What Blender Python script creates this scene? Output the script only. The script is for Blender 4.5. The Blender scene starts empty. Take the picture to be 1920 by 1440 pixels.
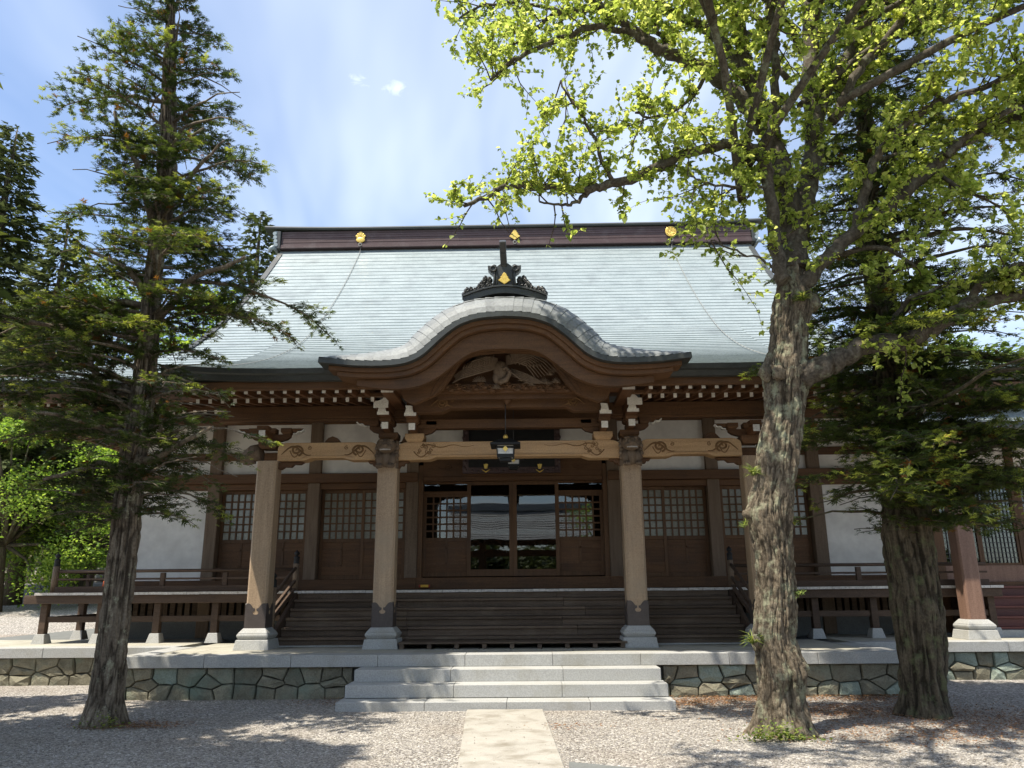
import bpy, math, random
import numpy as np
from mathutils import Vector, Matrix, noise as mn
R = math.radians
rnd = random.Random(7)
rng = np.random.default_rng(7)
sc = bpy.context.scene
col = sc.collection

# ---------------------------------------------------------------- camera, sky, sun, exposure
PITCH, YAW, ROLL, FPX = R(14.7), R(1.03), -0.0083, 1443.0
cam_d = bpy.data.cameras.new('camera')
cam = bpy.data.objects.new('camera', cam_d); col.objects.link(cam)
cam_d.sensor_fit = 'HORIZONTAL'; cam_d.sensor_width = 36.0
cam_d.lens = 36.0 * FPX / 1920.0
cam_d.clip_start = 0.05; cam_d.clip_end = 1500
CM = Matrix.Rotation(YAW, 3, 'Z') @ Matrix.Rotation(math.pi/2 + PITCH, 3, 'X') @ Matrix.Rotation(ROLL, 3, 'Z')
EYE = Vector((0, 0, 1.62))
cam.matrix_world = Matrix.Translation(EYE) @ CM.to_4x4()
sc.camera = cam
sc.render.resolution_x, sc.render.resolution_y = 1024, 768
sc.view_settings.view_transform = 'Standard'
sc.view_settings.look = 'None'
sc.view_settings.exposure = 0.76
sc.view_settings.gamma = 1.0
sc.view_settings.use_curve_mapping = False
sc.render.engine = 'CYCLES'
sc.cycles.max_bounces = 9
sc.cycles.diffuse_bounces = 5
sc.cycles.glossy_bounces = 4
sc.cycles.transmission_bounces = 6
sc.cycles.transparent_max_bounces = 12
sc.cycles.caustics_reflective = False
sc.cycles.caustics_refractive = False
sc.cycles.sample_clamp_indirect = 6.0

SUN = Vector((-0.36, -0.27, 1.0)).normalized()       # direction towards the sun
sl = bpy.data.lights.new('sun', 'SUN'); sl.energy = 5.0; sl.angle = R(0.53); sl.color = (1.0, 0.93, 0.81)
so = bpy.data.objects.new('sun', sl); col.objects.link(so)
so.rotation_euler = SUN.to_track_quat('Z', 'Y').to_euler(); so.location = (-20, -20, 40)

w = bpy.data.worlds.new('World'); sc.world = w; w.use_nodes = True
nt = w.node_tree; nt.nodes.clear()
N = nt.nodes.new; L = nt.links.new
out = N('ShaderNodeOutputWorld'); bg = N('ShaderNodeBackground'); bg.inputs['Strength'].default_value = 0.15
sky = N('ShaderNodeTexSky'); sky.sky_type = 'NISHITA'; sky.sun_disc = False
sky.sun_elevation = math.asin(SUN.z); sky.sun_rotation = math.atan2(SUN.x, SUN.y)
sky.altitude = 700; sky.air_density = 1.0; sky.dust_density = 1.9; sky.ozone_density = 1.6
tc = N('ShaderNodeTexCoord')
sp = N('ShaderNodeSeparateXYZ'); L(tc.outputs['Generated'], sp.inputs[0])
mz = N('ShaderNodeMath'); mz.operation = 'MAXIMUM'; mz.inputs[1].default_value = 0.06; L(sp.outputs['Z'], mz.inputs[0])
dx = N('ShaderNodeMath'); dx.operation = 'DIVIDE'; L(sp.outputs['X'], dx.inputs[0]); L(mz.outputs[0], dx.inputs[1])
dy = N('ShaderNodeMath'); dy.operation = 'DIVIDE'; L(sp.outputs['Y'], dy.inputs[0]); L(mz.outputs[0], dy.inputs[1])
cb = N('ShaderNodeCombineXYZ'); L(dx.outputs[0], cb.inputs[0]); L(dy.outputs[0], cb.inputs[1])
def cloud(scale, detail, lo, hi, amt, off, stretch=(1, 1, 1)):
    mp = N('ShaderNodeMapping'); mp.inputs['Location'].default_value = off; mp.inputs['Scale'].default_value = stretch
    mp.inputs['Rotation'].default_value = (0, 0, 0.5)
    L(cb.outputs[0], mp.inputs[0])
    n = N('ShaderNodeTexNoise'); n.inputs['Scale'].default_value = scale; n.inputs['Detail'].default_value = detail
    n.inputs['Roughness'].default_value = 0.6; n.inputs['Distortion'].default_value = 0.6
    L(mp.outputs[0], n.inputs['Vector'])
    m = N('ShaderNodeMapRange'); m.inputs[1].default_value = lo; m.inputs[2].default_value = hi
    m.inputs[3].default_value = 0; m.inputs[4].default_value = amt; m.interpolation_type = 'SMOOTHSTEP'
    L(n.outputs['Fac'], m.inputs[0]); return m.outputs[0]
c1 = cloud(0.7, 5, 0.30, 0.78, 0.62, (3.1, 1.7, 0), (1, .45, 1))
c2 = cloud(3.4, 7, 0.70, 0.80, 0.75, (0.2, 5.3, 0))
def puff(px_, py_, rad, off):
    d = CM @ Vector(((px_-960)/FPX, -(py_-720)/FPX, -1.0))
    s = N('ShaderNodeVectorMath'); s.operation = 'DISTANCE'; s.inputs[1].default_value = (d.x/d.z, d.y/d.z, 0)
    n = N('ShaderNodeTexNoise'); n.inputs['Scale'].default_value = 16; n.inputs['Detail'].default_value = 8; n.inputs['Roughness'].default_value = .7; n.inputs['Distortion'].default_value = 1.2
    L(cb.outputs[0], s.inputs[0]); L(cb.outputs[0], n.inputs['Vector'])
    m = N('ShaderNodeMapRange'); m.inputs[1].default_value = rad; m.inputs[2].default_value = 0; m.inputs[3].default_value = 0; m.inputs[4].default_value = 1; L(s.outputs['Value'], m.inputs[0])
    a = N('ShaderNodeMath'); a.operation = 'MULTIPLY'; L(m.outputs[0], a.inputs[0]); L(n.outputs['Fac'], a.inputs[1])
    m2 = N('ShaderNodeMapRange'); m2.inputs[1].default_value = .20; m2.inputs[2].default_value = .60; m2.inputs[4].default_value = .75; L(a.outputs[0], m2.inputs[0]); return m2.outputs[0]
acc = c1
for o_ in (c2, puff(670, 150, .085, 0), puff(745, 166, .10, 3)):
    mx = N('ShaderNodeMath'); mx.operation = 'MAXIMUM'; L(acc, mx.inputs[0]); L(o_, mx.inputs[1]); acc = mx.outputs[0]
mix = N('ShaderNodeMix'); mix.data_type = 'RGBA'
L(mx.outputs[0], mix.inputs['Factor']); L(sky.outputs[0], mix.inputs['A'])
mix.inputs['B'].default_value = (5.6, 6.1, 6.7, 1)
L(mix.outputs['Result'], bg.inputs['Color']); L(bg.outputs[0], out.inputs['Surface'])

def pt(px, py, Y):
    """point on the plane at depth Y seen at photograph pixel (px, py)"""
    d = CM @ Vector(((px-960)/FPX, -(py-720)/FPX, -1.0))
    return EYE + d * (Y / d.y)

# ---------------------------------------------------------------- materials
def noise_node(nt, vec, scale, detail=4, rough=.55, dist=0):
    n = nt.nodes.new('ShaderNodeTexNoise'); n.inputs['Scale'].default_value = scale
    n.inputs['Detail'].default_value = detail; n.inputs['Roughness'].default_value = rough
    n.inputs['Distortion'].default_value = dist
    nt.links.new(vec, n.inputs['Vector']); return n.outputs['Fac']
def ramp(nt, fac, stops):
    r = nt.nodes.new('ShaderNodeValToRGB'); e = r.color_ramp.elements
    while len(e) > 1: e.remove(e[-1])
    e[0].position = stops[0][0]; e[0].color = (*stops[0][1], 1)
    for p, c in stops[1:]:
        x = e.new(p); x.color = (*c, 1)
    nt.links.new(fac, r.inputs[0]); return r.outputs[0]
def mixc(nt, fac, a, b, mode='MIX'):
    m = nt.nodes.new('ShaderNodeMix'); m.data_type = 'RGBA'; m.blend_type = mode
    for s, v in (('Factor', fac), ('A', a), ('B', b)):
        if isinstance(v, (int, float)): m.inputs[s].default_value = v
        elif isinstance(v, tuple): m.inputs[s].default_value = (*v, 1)
        else: nt.links.new(v, m.inputs[s])
    return m.outputs['Result']
def val(nt, fac, lo, hi, a=0., b=1.):
    m = nt.nodes.new('ShaderNodeMapRange'); m.inputs[1].default_value = lo; m.inputs[2].default_value = hi
    m.inputs[3].default_value = a; m.inputs[4].default_value = b
    nt.links.new(fac, m.inputs[0]); return m.outputs[0]
MATS = {}
def mat(name, ca, cb_, grain=(6, 6, 6), fine=30., rough=.7, spec=.3, bump=.3, bdist=.01, metal=0., var=.12, stain=None, stain_amt=.5,
        stain_scale=1.3, lo=.3, hi=.7, coords='pos', emit=None, stain_lo=.5, stain_hi=.7):
    """ca..cb_: the two colours of the grain; grain: scale per axis; var: brightness change from object to object"""
    m = bpy.data.materials.new(name); m.use_nodes = True; nt = m.node_tree; MATS[name] = m
    b = nt.nodes['Principled BSDF']
    g = nt.nodes.new('ShaderNodeNewGeometry')
    vec = g.outputs['Position']
    oi = nt.nodes.new('ShaderNodeObjectInfo')
    off = nt.nodes.new('ShaderNodeVectorMath'); off.operation = 'SCALE'; off.inputs[0].default_value = (17.3, 31.1, 23.7)
    nt.links.new(oi.outputs['Random'], off.inputs['Scale'])
    add = nt.nodes.new('ShaderNodeVectorMath'); add.operation = 'ADD'
    nt.links.new(vec, add.inputs[0])
    if var > 0: nt.links.new(off.outputs[0], add.inputs[1])
    mp = nt.nodes.new('ShaderNodeMapping'); mp.inputs['Scale'].default_value = grain
    nt.links.new(add.outputs[0], mp.inputs[0])
    n1 = noise_node(nt, mp.outputs[0], 1.0, 5, .6, .3)
    c = ramp(nt, n1, [(lo, ca), (hi, cb_)])
    n2 = noise_node(nt, add.outputs[0], fine, 3, .6)
    c = mixc(nt, .35, c, ramp(nt, n2, [(.3, tuple(x*.62 for x in ca)), (.7, tuple(min(1, x*1.25) for x in cb_))]))
    if stain:
        n3 = noise_node(nt, vec, stain_scale, 5, .62)
        c = mixc(nt, val(nt, n3, stain_lo, stain_hi, 0, stain_amt), c, stain)
    if var > 0:
        v = val(nt, oi.outputs['Random'], 0, 1, 1-var, 1+var)
        hs = nt.nodes.new('ShaderNodeHueSaturation'); nt.links.new(c, hs.inputs['Color']); nt.links.new(v, hs.inputs['Value']); c = hs.outputs[0]
    nt.links.new(c, b.inputs['Base Color'])
    b.inputs['Roughness'].default_value = rough; b.inputs['Metallic'].default_value = metal
    b.inputs['Specular IOR Level'].default_value = spec
    if bump:
        bm = nt.nodes.new('ShaderNodeBump'); bm.inputs['Strength'].default_value = bump; bm.inputs['Distance'].default_value = bdist
        s = nt.nodes.new('ShaderNodeMath'); s.operation = 'ADD'; nt.links.new(n1, s.inputs[0]); nt.links.new(n2, s.inputs[1])
        nt.links.new(s.outputs[0], bm.inputs['Height']); nt.links.new(bm.outputs[0], b.inputs['Normal'])
    return m
# wood grain along x / z / y
mat('wood_x', (.078, .037, .016), (.155, .078, .034), (1.2, 22, 22), 60, .62, .3, .4, .004, stain=(.05, .032, .022))
mat('wood_z', (.078, .040, .018), (.155, .082, .038), (22, 22, 1.2), 60, .62, .3, .4, .004, stain=(.06, .04, .03))
mat('wood_y', (.080, .035, .014), (.16, .072, .030), (22, 1.2, 22), 60, .62, .3, .4, .004, stain=(.05, .032, .022))
mat('wood_pale_z', (.25, .172, .108), (.43, .315, .205), (16, 16, .9), 50, .6, .3, .5, .004, var=.06, stain=(.30, .24, .17), stain_amt=.7)
mat('wood_pale_x', (.34, .20, .095), (.54, .35, .18), (.9, 16, 16), 50, .6, .3, .5, .004, var=.05, stain=(.34, .24, .15), stain_amt=.5)
mat('wood_groove', (.13, .07, .03), (.22, .125, .055), (5, 5, 5), 40, .8, .2, .2)
mat('wood_weathered_x', (.052, .034, .022), (.16, .116, .082), (1.0, 26, 26), 70, .75, .25, .6, .004, var=.28, stain=(.17, .13, .09), stain_scale=2.1, stain_amt=.55)
mat('wood_rail', (.045, .029, .020), (.105, .070, .048), (2.5, 14, 14), 60, .7, .25, .5, .004, var=.15)
mat('wood_grey_z', (.11, .074, .048), (.20, .145, .098), (18, 18, 1.5), 60, .7, .25, .5, .004, var=.1)
mat('wood_red_x', (.085, .022, .016), (.15, .045, .032), (1.0, 16, 16), 60, .5, .4, .3, .003, var=.2)
mat('wood_pillar_red', (.17, .095, .066), (.27, .165, .118), (14, 14, .9), 50, .6, .3, .5, .004, var=.05)
mat('end_grain', (.42, .39, .35), (.68, .65, .60), (30, 30, 30), 90, .8, .2, .2, .002, var=.1, stain=(.2, .17, .14), stain_scale=14, stain_amt=.5)
mat('white_paint', (.66, .62, .54), (.82, .78, .70), (9, 9, 9), 40, .6, .3, .1, .002, var=.06)
mat('plaster', (.77, .74, .68), (.82, .79, .73), (2, 2, 2), 3, .85, .15, .12, .004, var=.02, stain=(.60, .57, .51), stain_amt=.45, stain_scale=.8)
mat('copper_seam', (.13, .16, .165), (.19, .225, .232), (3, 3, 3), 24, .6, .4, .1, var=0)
mat('shoe_metal', (.050, .040, .035), (.085, .068, .060), (5, 5, 5), 60, .5, .4, .1, .002, var=.05)
mat('copper_patina', (.222, .268, .274), (.315, .362, .366), (1.4, 1.4, 3), 22, .42, .45, .12, .004, var=.0, stain=(.185, .215, .222), stain_amt=.75, stain_scale=1.9, metal=.15)
mat('copper_sheet', (.14, .15, .155), (.22, .235, .235), (3, 3, 3), 24, .62, .4, .12, .004, var=.10, stain=(.15, .16, .165), stain_amt=.35, stain_scale=9, metal=.1)
mat('copper_dark', (.028, .031, .029), (.056, .060, .056), (3, 12, 12), 40, .45, .45, .15, .004, var=.05, stain=(.075, .088, .085), stain_amt=.35)
mat('ridge_wood', (.052, .030, .030), (.095, .060, .056), (.8, 20, 20), 50, .5, .35, .35, .004, var=.16, stain=(.12, .095, .09), stain_amt=.5, stain_scale=3)
mat('ornament_black', (.022, .024, .023), (.05, .052, .05), (9, 9, 9), 60, .38, .5, .3, .005, var=0)
mat('gold', (.75, .47, .09), (.95, .66, .18), (12, 12, 12), 60, .38, .5, .1, .002, metal=.55, var=0)
mat('black_lacquer', (.010, .010, .010), (.022, .022, .022), (9, 9, 9), 60, .6, .3, .1, .002, var=0)
mat('granite', (.30, .30, .285), (.43, .43, .41), (60, 60, 60), 240, .7, .3, .35, .003, var=.05, stain=(.27, .255, .205), stain_amt=.6, stain_scale=1.5, lo=.42, hi=.58)
mat('granite_tile', (.33, .31, .25), (.43, .41, .34), (30, 30, 30), 160, .75, .25, .25, .003, var=.08, stain=(.28, .27, .21), stain_amt=.6)
mat('stone_brown', (.15, .135, .095), (.27, .25, .18), (7, 7, 7), 45, .85, .2, .7, .02, var=.2, stain=(.17, .24, .19), stain_amt=.6, stain_scale=1.7)
mat('stone_green', (.19, .225, .18), (.31, .36, .30), (7, 7, 7), 45, .85, .2, .7, .02, var=.15, stain=(.27, .26, .19), stain_amt=.5, stain_scale=2.)
mat('joint', (.055, .052, .042), (.10, .095, .08), (12, 12, 12), 60, .9, .1, .4, .01, var=0)
mat('concrete', (.30, .28, .24), (.42, .395, .345), (2.5, 2.5, 2.5), 120, .85, .2, .35, .004, var=.02, stain=(.19, .165, .125), stain_amt=.8, stain_scale=2.6)
mat('concrete_grey', (.12, .125, .12), (.18, .185, .175), (2.5, 2.5, 2.5), 60, .85, .2, .3, .004, var=.02)
mat('asphalt', (.13, .125, .12), (.18, .172, .165), (8, 8, 8), 120, .9, .2, .4, .004, var=0)
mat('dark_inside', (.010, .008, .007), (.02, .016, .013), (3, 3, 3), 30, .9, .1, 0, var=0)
mat('iron', (.03, .03, .03), (.06, .06, .06), (9, 9, 9), 60, .5, .5, .1, var=0)
mat('wire', (.20, .20, .18), (.28, .28, .25), (9, 9, 9), 60, .5, .5, .1, var=0)
mat('orange_plastic', (.75, .12, .03), (.85, .16, .04), (9, 9, 9), 60, .5, .4, .05, var=0)
mat('yellow_plastic', (.80, .42, .04), (.85, .5, .06), (9, 9, 9), 60, .5, .4, .05, var=0)
mat('red_plastic', (.35, .04, .02), (.4, .05, .03), (9, 9, 9), 60, .5, .4, .05, var=0)
mat('boulder', (.22, .20, .165), (.38, .35, .29), (3, 3, 3), 24, .9, .2, .6, .03, var=.2)
mat('paper_pane', (.20, .20, .165), (.28, .28, .235), (5, 5, 5), 30, .12, .5, .05, .002, var=.1)
mat('lantern_panel', (.55, .54, .50), (.66, .65, .61), (2, 2, 50), 30, .3, .5, .1, .002, var=0)
mat('tile_dark', (.24, .25, .26), (.36, .37, .38), (4, 4, 4), 24, .5, .4, .3, .01, var=.05)

def glass():
    m = bpy.data.materials.new('window_glass'); m.use_nodes = True; nt = m.node_tree; nt.nodes.clear()
    o = nt.nodes.new('ShaderNodeOutputMaterial'); mx = nt.nodes.new('ShaderNodeMixShader')
    fr = nt.nodes.new('ShaderNodeFresnel'); fr.inputs['IOR'].default_value = 1.9
    tr = nt.nodes.new('ShaderNodeBsdfTransparent'); tr.inputs[0].default_value = (.45, .5, .48, 1)
    gl = nt.nodes.new('ShaderNodeBsdfGlossy'); gl.inputs['Roughness'].default_value = .015
    g = nt.nodes.new('ShaderNodeNewGeometry'); n = noise_node(nt, g.outputs['Position'], 1.2, 1)
    bm = nt.nodes.new('ShaderNodeBump'); bm.inputs['Strength'].default_value = .12; bm.inputs['Distance'].default_value = .01
    nt.links.new(n, bm.inputs['Height']); nt.links.new(bm.outputs[0], gl.inputs['Normal'])
    nt.links.new(fr.outputs[0], mx.inputs[0]); nt.links.new(tr.outputs[0], mx.inputs[1]); nt.links.new(gl.outputs[0], mx.inputs[2])
    nt.links.new(mx.outputs[0], o.inputs[0]); MATS['window_glass'] = m
glass()

def leafmat(name, dark, mid, light, trans, tw=.45, rough=.55, brown=None):
    """leaf colour from the per-face value 'tint'; light passes through the blade"""
    m = bpy.data.materials.new(name); m.use_nodes = True; nt = m.node_tree; MATS[name] = m
    b = nt.nodes['Principled BSDF']; o = nt.nodes['Material Output']
    a = nt.nodes.new('ShaderNodeAttribute'); a.attribute_name = 'tint'
    stops = [(0., dark), (.5, mid), (.93, light)]
    if brown: stops = [(0., brown), (.045, brown), (.06, dark), (.5, mid), (.95, light)]
    c = ramp(nt, a.outputs['Fac'], stops)
    nt.links.new(c, b.inputs['Base Color']); b.inputs['Roughness'].default_value = rough
    b.inputs['Specular IOR Level'].default_value = .35
    t = nt.nodes.new('ShaderNodeBsdfTranslucent')
    tcol = mixc(nt, 1.0, c, trans, 'MULTIPLY'); nt.links.new(tcol, t.inputs[0])
    mx = nt.nodes.new('ShaderNodeMixShader'); mx.inputs[0].default_value = tw
    nt.links.new(b.outputs[0], mx.inputs[1]); nt.links.new(t.outputs[0], mx.inputs[2]); nt.links.new(mx.outputs[0], o.inputs[0])
leafmat('leaf_bright', (.085, .125, .025), (.24, .298, .055), (.47, .50, .15), (2.0, 1.95, 1.6), .55)
leafmat('needle_dark', (.026, .042, .013), (.080, .115, .026), (.34, .38, .075), (1.7, 1.65, .9), .38, brown=(.16, .075, .02))
leafmat('leaf_maple', (.055, .105, .022), (.15, .235, .045), (.36, .43, .09), (1.8, 1.9, 1.0), .5)
leafmat('leaf_far', (.05, .085, .02), (.12, .18, .04), (.25, .31, .08), (1.5, 1.5, 1.), .35)
leafmat('needle_far', (.045, .060, .026), (.10, .125, .05), (.20, .23, .09), (1.2, 1.2, .9), .25)
leafmat('litter', (.11, .05, .024), (.22, .105, .045), (.32, .19, .09), (1, 1, 1), .1)
leafmat('moss_plant', (.06, .10, .02), (.15, .21, .04), (.32, .34, .09), (1.5, 1.5, 1.), .4)

def barkmat(name, dark, mid, light, lichen, lich_amt, zscale=1.6, hscale=14, bump=.9, lich_lo=.55):
    m = bpy.data.materials.new(name); m.use_nodes = True; nt = m.node_tree; MATS[name] = m
    b = nt.nodes['Principled BSDF']; g = nt.nodes.new('ShaderNodeNewGeometry'); v = g.outputs['Position']
    mp = nt.nodes.new('ShaderNodeMapping'); mp.inputs['Scale'].default_value = (hscale, hscale, zscale); nt.links.new(v, mp.inputs[0])
    n1 = noise_node(nt, mp.outputs[0], 1.0, 7, .68, .8)
    n2 = noise_node(nt, v, 34, 4, .6)
    n3 = noise_node(nt, v, 5.5, 6, .7)
    a = nt.nodes.new('ShaderNodeAttribute'); a.attribute_name = 'crev'
    c = ramp(nt, n1, [(.33, dark), (.5, mid), (.68, light)])
    c = mixc(nt, .3, c, ramp(nt, n2, [(.35, dark), (.65, light)]))
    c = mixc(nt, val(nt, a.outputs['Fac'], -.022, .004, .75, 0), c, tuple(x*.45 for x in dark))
    c = mixc(nt, val(nt, n3, lich_lo, lich_lo+.12, 0, lich_amt), c, lichen)
    nt.links.new(c, b.inputs['Base Color']); b.inputs['Roughness'].default_value = .9; b.inputs['Specular IOR Level'].default_value = .15
    bm = nt.nodes.new('ShaderNodeBump'); bm.inputs['Strength'].default_value = bump; bm.inputs['Distance'].default_value = .03
    s = nt.nodes.new('ShaderNodeMath'); s.operation = 'MULTIPLY_ADD'; nt.links.new(n2, s.inputs[0]); s.inputs[1].default_value = .4; nt.links.new(n1, s.inputs[2])
    nt.links.new(s.outputs[0], bm.inputs['Height']); nt.links.new(bm.outputs[0], b.inputs['Normal'])
barkmat('bark_rough', (.045, .034, .023), (.145, .113, .078), (.29, .245, .175), (.31, .32, .21), .75, 4.5, 26, 1.0, .51)
barkmat('bark_limb', (.030, .024, .018), (.085, .070, .052), (.17, .15, .12), (.25, .27, .19), .6, 8, 12, .8, .55)
barkmat('bark_conifer', (.055, .040, .028), (.18, .14, .10), (.33, .28, .21), (.44, .44, .30), .85, 1.1, 17, 1.0, .57)
barkmat('bark_dark', (.030, .024, .016), (.085, .068, .045), (.17, .14, .095), (.13, .15, .07), .6, 1.1, 15, 1.0, .52)
barkmat('bark_twig', (.030, .022, .016), (.07, .052, .038), (.13, .10, .075), (.2, .2, .14), .3, 8, 12, .4, .6)

def groundmat():
    m = bpy.data.materials.new('gravel_ground'); m.use_nodes = True; nt = m.node_tree; MATS['gravel_ground'] = m
    b = nt.nodes['Principled BSDF']; g = nt.nodes.new('ShaderNodeNewGeometry'); v = g.outputs['Position']
    vo = nt.nodes.new('ShaderNodeTexVoronoi'); vo.inputs['Scale'].default_value = 42; nt.links.new(v, vo.inputs['Vector'])
    sx = nt.nodes.new('ShaderNodeSeparateColor'); nt.links.new(vo.outputs['Color'], sx.inputs[0])
    c = ramp(nt, sx.outputs[0], [(0, (.10, .09, .08)), (.4, (.24, .22, .20)), (.75, (.36, .335, .30)), (1, (.55, .52, .47))])
    n = noise_node(nt, v, .7, 5, .6)
    c = mixc(nt, val(nt, n, .5, .7, 0, .35), c, (.20, .14, .09))
    nt.links.new(c, b.inputs['Base Color']); b.inputs['Roughness'].default_value = .9
    bm = nt.nodes.new('ShaderNodeBump'); bm.inputs['Strength'].default_value = .9; bm.inputs['Distance'].default_value = .015; bm.invert = True
    nt.links.new(vo.outputs['Distance'], bm.inputs['Height']); nt.links.new(bm.outputs[0], b.inputs['Normal'])
    m = bpy.data.materials.new('pebble'); m.use_nodes = True; nt = m.node_tree; MATS['pebble'] = m
    b = nt.nodes['Principled BSDF']; a = nt.nodes.new('ShaderNodeAttribute'); a.attribute_name = 'tint'
    c = ramp(nt, a.outputs['Fac'], [(0, (.11, .095, .08)), (.3, (.23, .205, .17)), (.75, (.35, .32, .27)), (.97, (.46, .43, .37)), (1, (.66, .63, .56))])
    nt.links.new(c, b.inputs['Base Color']); b.inputs['Roughness'].default_value = .8
groundmat()
mat('forest_floor', (.05, .045, .025), (.11, .10, .05), (1, 1, 1), 8, .95, .1, .5, .05, var=0, stain=(.08, .11, .03), stain_amt=.7, stain_scale=.3)

# ---------------------------------------------------------------- mesh helpers
WP = {}                                               # world position of every object (nothing above a part is rotated)
def wpos(o): return WP[o.name] if o is not None else Vector((0, 0, 0))
def link(name, data, parent=None, loc=None, rot=None, scale=None):
    o = bpy.data.objects.new(name, data); col.objects.link(o)
    pw = wpos(parent)
    l = Vector(loc) if loc is not None else pw.copy()
    WP[o.name] = l
    if parent is not None: o.parent = parent
    o.location = l - pw
    if rot is not None: o.rotation_euler = rot
    if scale is not None: o.scale = scale
    return o
def tag(o, label=None, cat=None, group=None, kind=None):
    if label: o['label'] = label
    if cat: o['category'] = cat
    if group: o['group'] = group
    if kind: o['kind'] = kind
    return o
def thing(name, label, cat, loc=(0, 0, 0), group=None):
    return tag(link(name, None, None, loc), label, cat, group)
class MB:
    def __init__(s): s.v = []; s.f = []; s.m = []; s.sm = []
    def add(s, vs, fs, mi=0, smooth=False):
        b = len(s.v); s.v += [tuple(v) for v in vs]
        for f in fs: s.f.append([b+i for i in f]); s.m.append(mi); s.sm.append(smooth)
        return s
    def box(s, x0, x1, y0, y1, z0, z1, mi=0):
        if x0 > x1: x0, x1 = x1, x0
        if y0 > y1: y0, y1 = y1, y0
        if z0 > z1: z0, z1 = z1, z0
        vs = [(x0, y0, z0), (x1, y0, z0), (x1, y1, z0), (x0, y1, z0), (x0, y0, z1), (x1, y0, z1), (x1, y1, z1), (x0, y1, z1)]
        return s.add(vs, [(3, 2, 1, 0), (4, 5, 6, 7), (0, 1, 5, 4), (1, 2, 6, 5), (2, 3, 7, 6), (3, 0, 4, 7)], mi)
    def bar(s, p, q, w, h, mi=0, mi_start=None):
        """box beam from p to q, w wide sideways, h high, ends cut square"""
        p, q = Vector(p), Vector(q); d = (q-p).normalized()
        up = Vector((0, 0, 1)) if abs(d.z) < .99 else Vector((0, 1, 0))
        r = d.cross(up).normalized(); u = r.cross(d).normalized()
        vs = [e + r*a*w/2 + u*b*h/2 for e in (p, q) for a, b in ((-1, -1), (1, -1), (1, 1), (-1, 1))]
        s.add(vs, [(4, 5, 6, 7), (0, 1, 5, 4), (1, 2, 6, 5), (2, 3, 7, 6), (3, 0, 4, 7)], mi)
        return s.add(vs[:4], [(3, 2, 1, 0)], mi if mi_start is None else mi_start)
    def frustum(s, cx, cy, z0, z1, a0, b0, a1, b1, mi=0):
        vs = [(cx+i*a0, cy+j*b0, z0) for i, j in ((-1, -1), (1, -1), (1, 1), (-1, 1))] + [(cx+i*a1, cy+j*b1, z1) for i, j in ((-1, -1), (1, -1), (1, 1), (-1, 1))]
        return s.add(vs, [(3, 2, 1, 0), (4, 5, 6, 7), (0, 1, 5, 4), (1, 2, 6, 5), (2, 3, 7, 6), (3, 0, 4, 7)], mi)
    def tube(s, pts, rad, n=8, mi=0, smooth=True, cap=True):
        pts = [Vector(p) for p in pts]; k = len(pts)
        if isinstance(rad, (int, float)): rad = [rad]*k
        vs = []; ref = Vector((0, 0, 1))
        t0 = (pts[1]-pts[0]).normalized()
        if abs(t0.z) > .9: ref = Vector((1, 0, 0))
        for i, p in enumerate(pts):
            t = (pts[min(i+1, k-1)] - pts[max(i-1, 0)]).normalized()
            r = t.cross(ref)
            if r.length < 1e-3: r = t.cross(Vector((0, 1, 0)))
            r.normalize(); u = r.cross(t); ref = u
            for j in range(n):
                a = 2*math.pi*j/n; vs.append(p + (r*math.cos(a) + u*math.sin(a))*rad[i])
        fs = [(i*n+j, i*n+(j+1) % n, (i+1)*n+(j+1) % n, (i+1)*n+j) for i in range(k-1) for j in range(n)]
        s.add(vs, fs, mi, smooth)
        if cap:
            b = len(s.v) - k*n
            s.f.append([b+j for j in range(n)][::-1]); s.f.append([b+(k-1)*n+j for j in range(n)])
            s.m += [mi, mi]; s.sm += [False, False]
        return s
    def lathe(s, cx, cy, prof, n=16, mi=0, smooth=True):
        """prof: list of (r, z)"""
        k = len(prof)
        vs = [(cx+r*math.cos(2*math.pi*j/n), cy+r*math.sin(2*math.pi*j/n), z) for r, z in prof for j in range(n)]
        fs = [(i*n+j, i*n+(j+1) % n, (i+1)*n+(j+1) % n, (i+1)*n+j) for i in range(k-1) for j in range(n)]
        return s.add(vs, fs, mi, smooth)
    def prism_y(s, poly, y0, y1, mi=0, mi_front=None):
        """poly: (x, z) outline, extruded from y0 (front) to y1"""
        n = len(poly)
        ar = sum(poly[i][0]*poly[(i+1) % n][1] - poly[(i+1) % n][0]*poly[i][1] for i in range(n))
        if ar < 0: poly = poly[::-1]
        vs = [(x, y0, z) for x, z in poly] + [(x, y1, z) for x, z in poly]
        s.add(vs, [tuple(range(n))], mi if mi_front is None else mi_front)
        b = len(s.v) - 2*n
        s.f.append([b+n+i for i in range(n)][::-1]); s.m.append(mi); s.sm.append(False)
        for i in range(n):
            j = (i+1) % n; s.f.append([b+i, b+n+i, b+n+j, b+j]); s.m.append(mi); s.sm.append(False)
        return s
    def strip(s, A, B, mi=0, smooth=False):
        """quads between two equally long rows of points"""
        n = len(A)
        return s.add(list(A)+list(B), [(i, i+1, n+i+1, n+i) for i in range(n-1)], mi, smooth)
    def ball(s, c, r, mi=0, n=8, sq=(1, 1, 1)):
        c = Vector(c); vs = []; m = max(4, n//2+1)
        for i in range(m+1):
            th = math.pi*i/m
            for j in range(n):
                ph = 2*math.pi*j/n
                vs.append((c.x+r*sq[0]*math.sin(th)*math.cos(ph), c.y+r*sq[1]*math.sin(th)*math.sin(ph), c.z+r*sq[2]*math.cos(th)))
        return s.add(vs, [(i*n+j, (i+1)*n+j, (i+1)*n+(j+1) % n, i*n+(j+1) % n) for i in range(m) for j in range(n)], mi, True)
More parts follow.
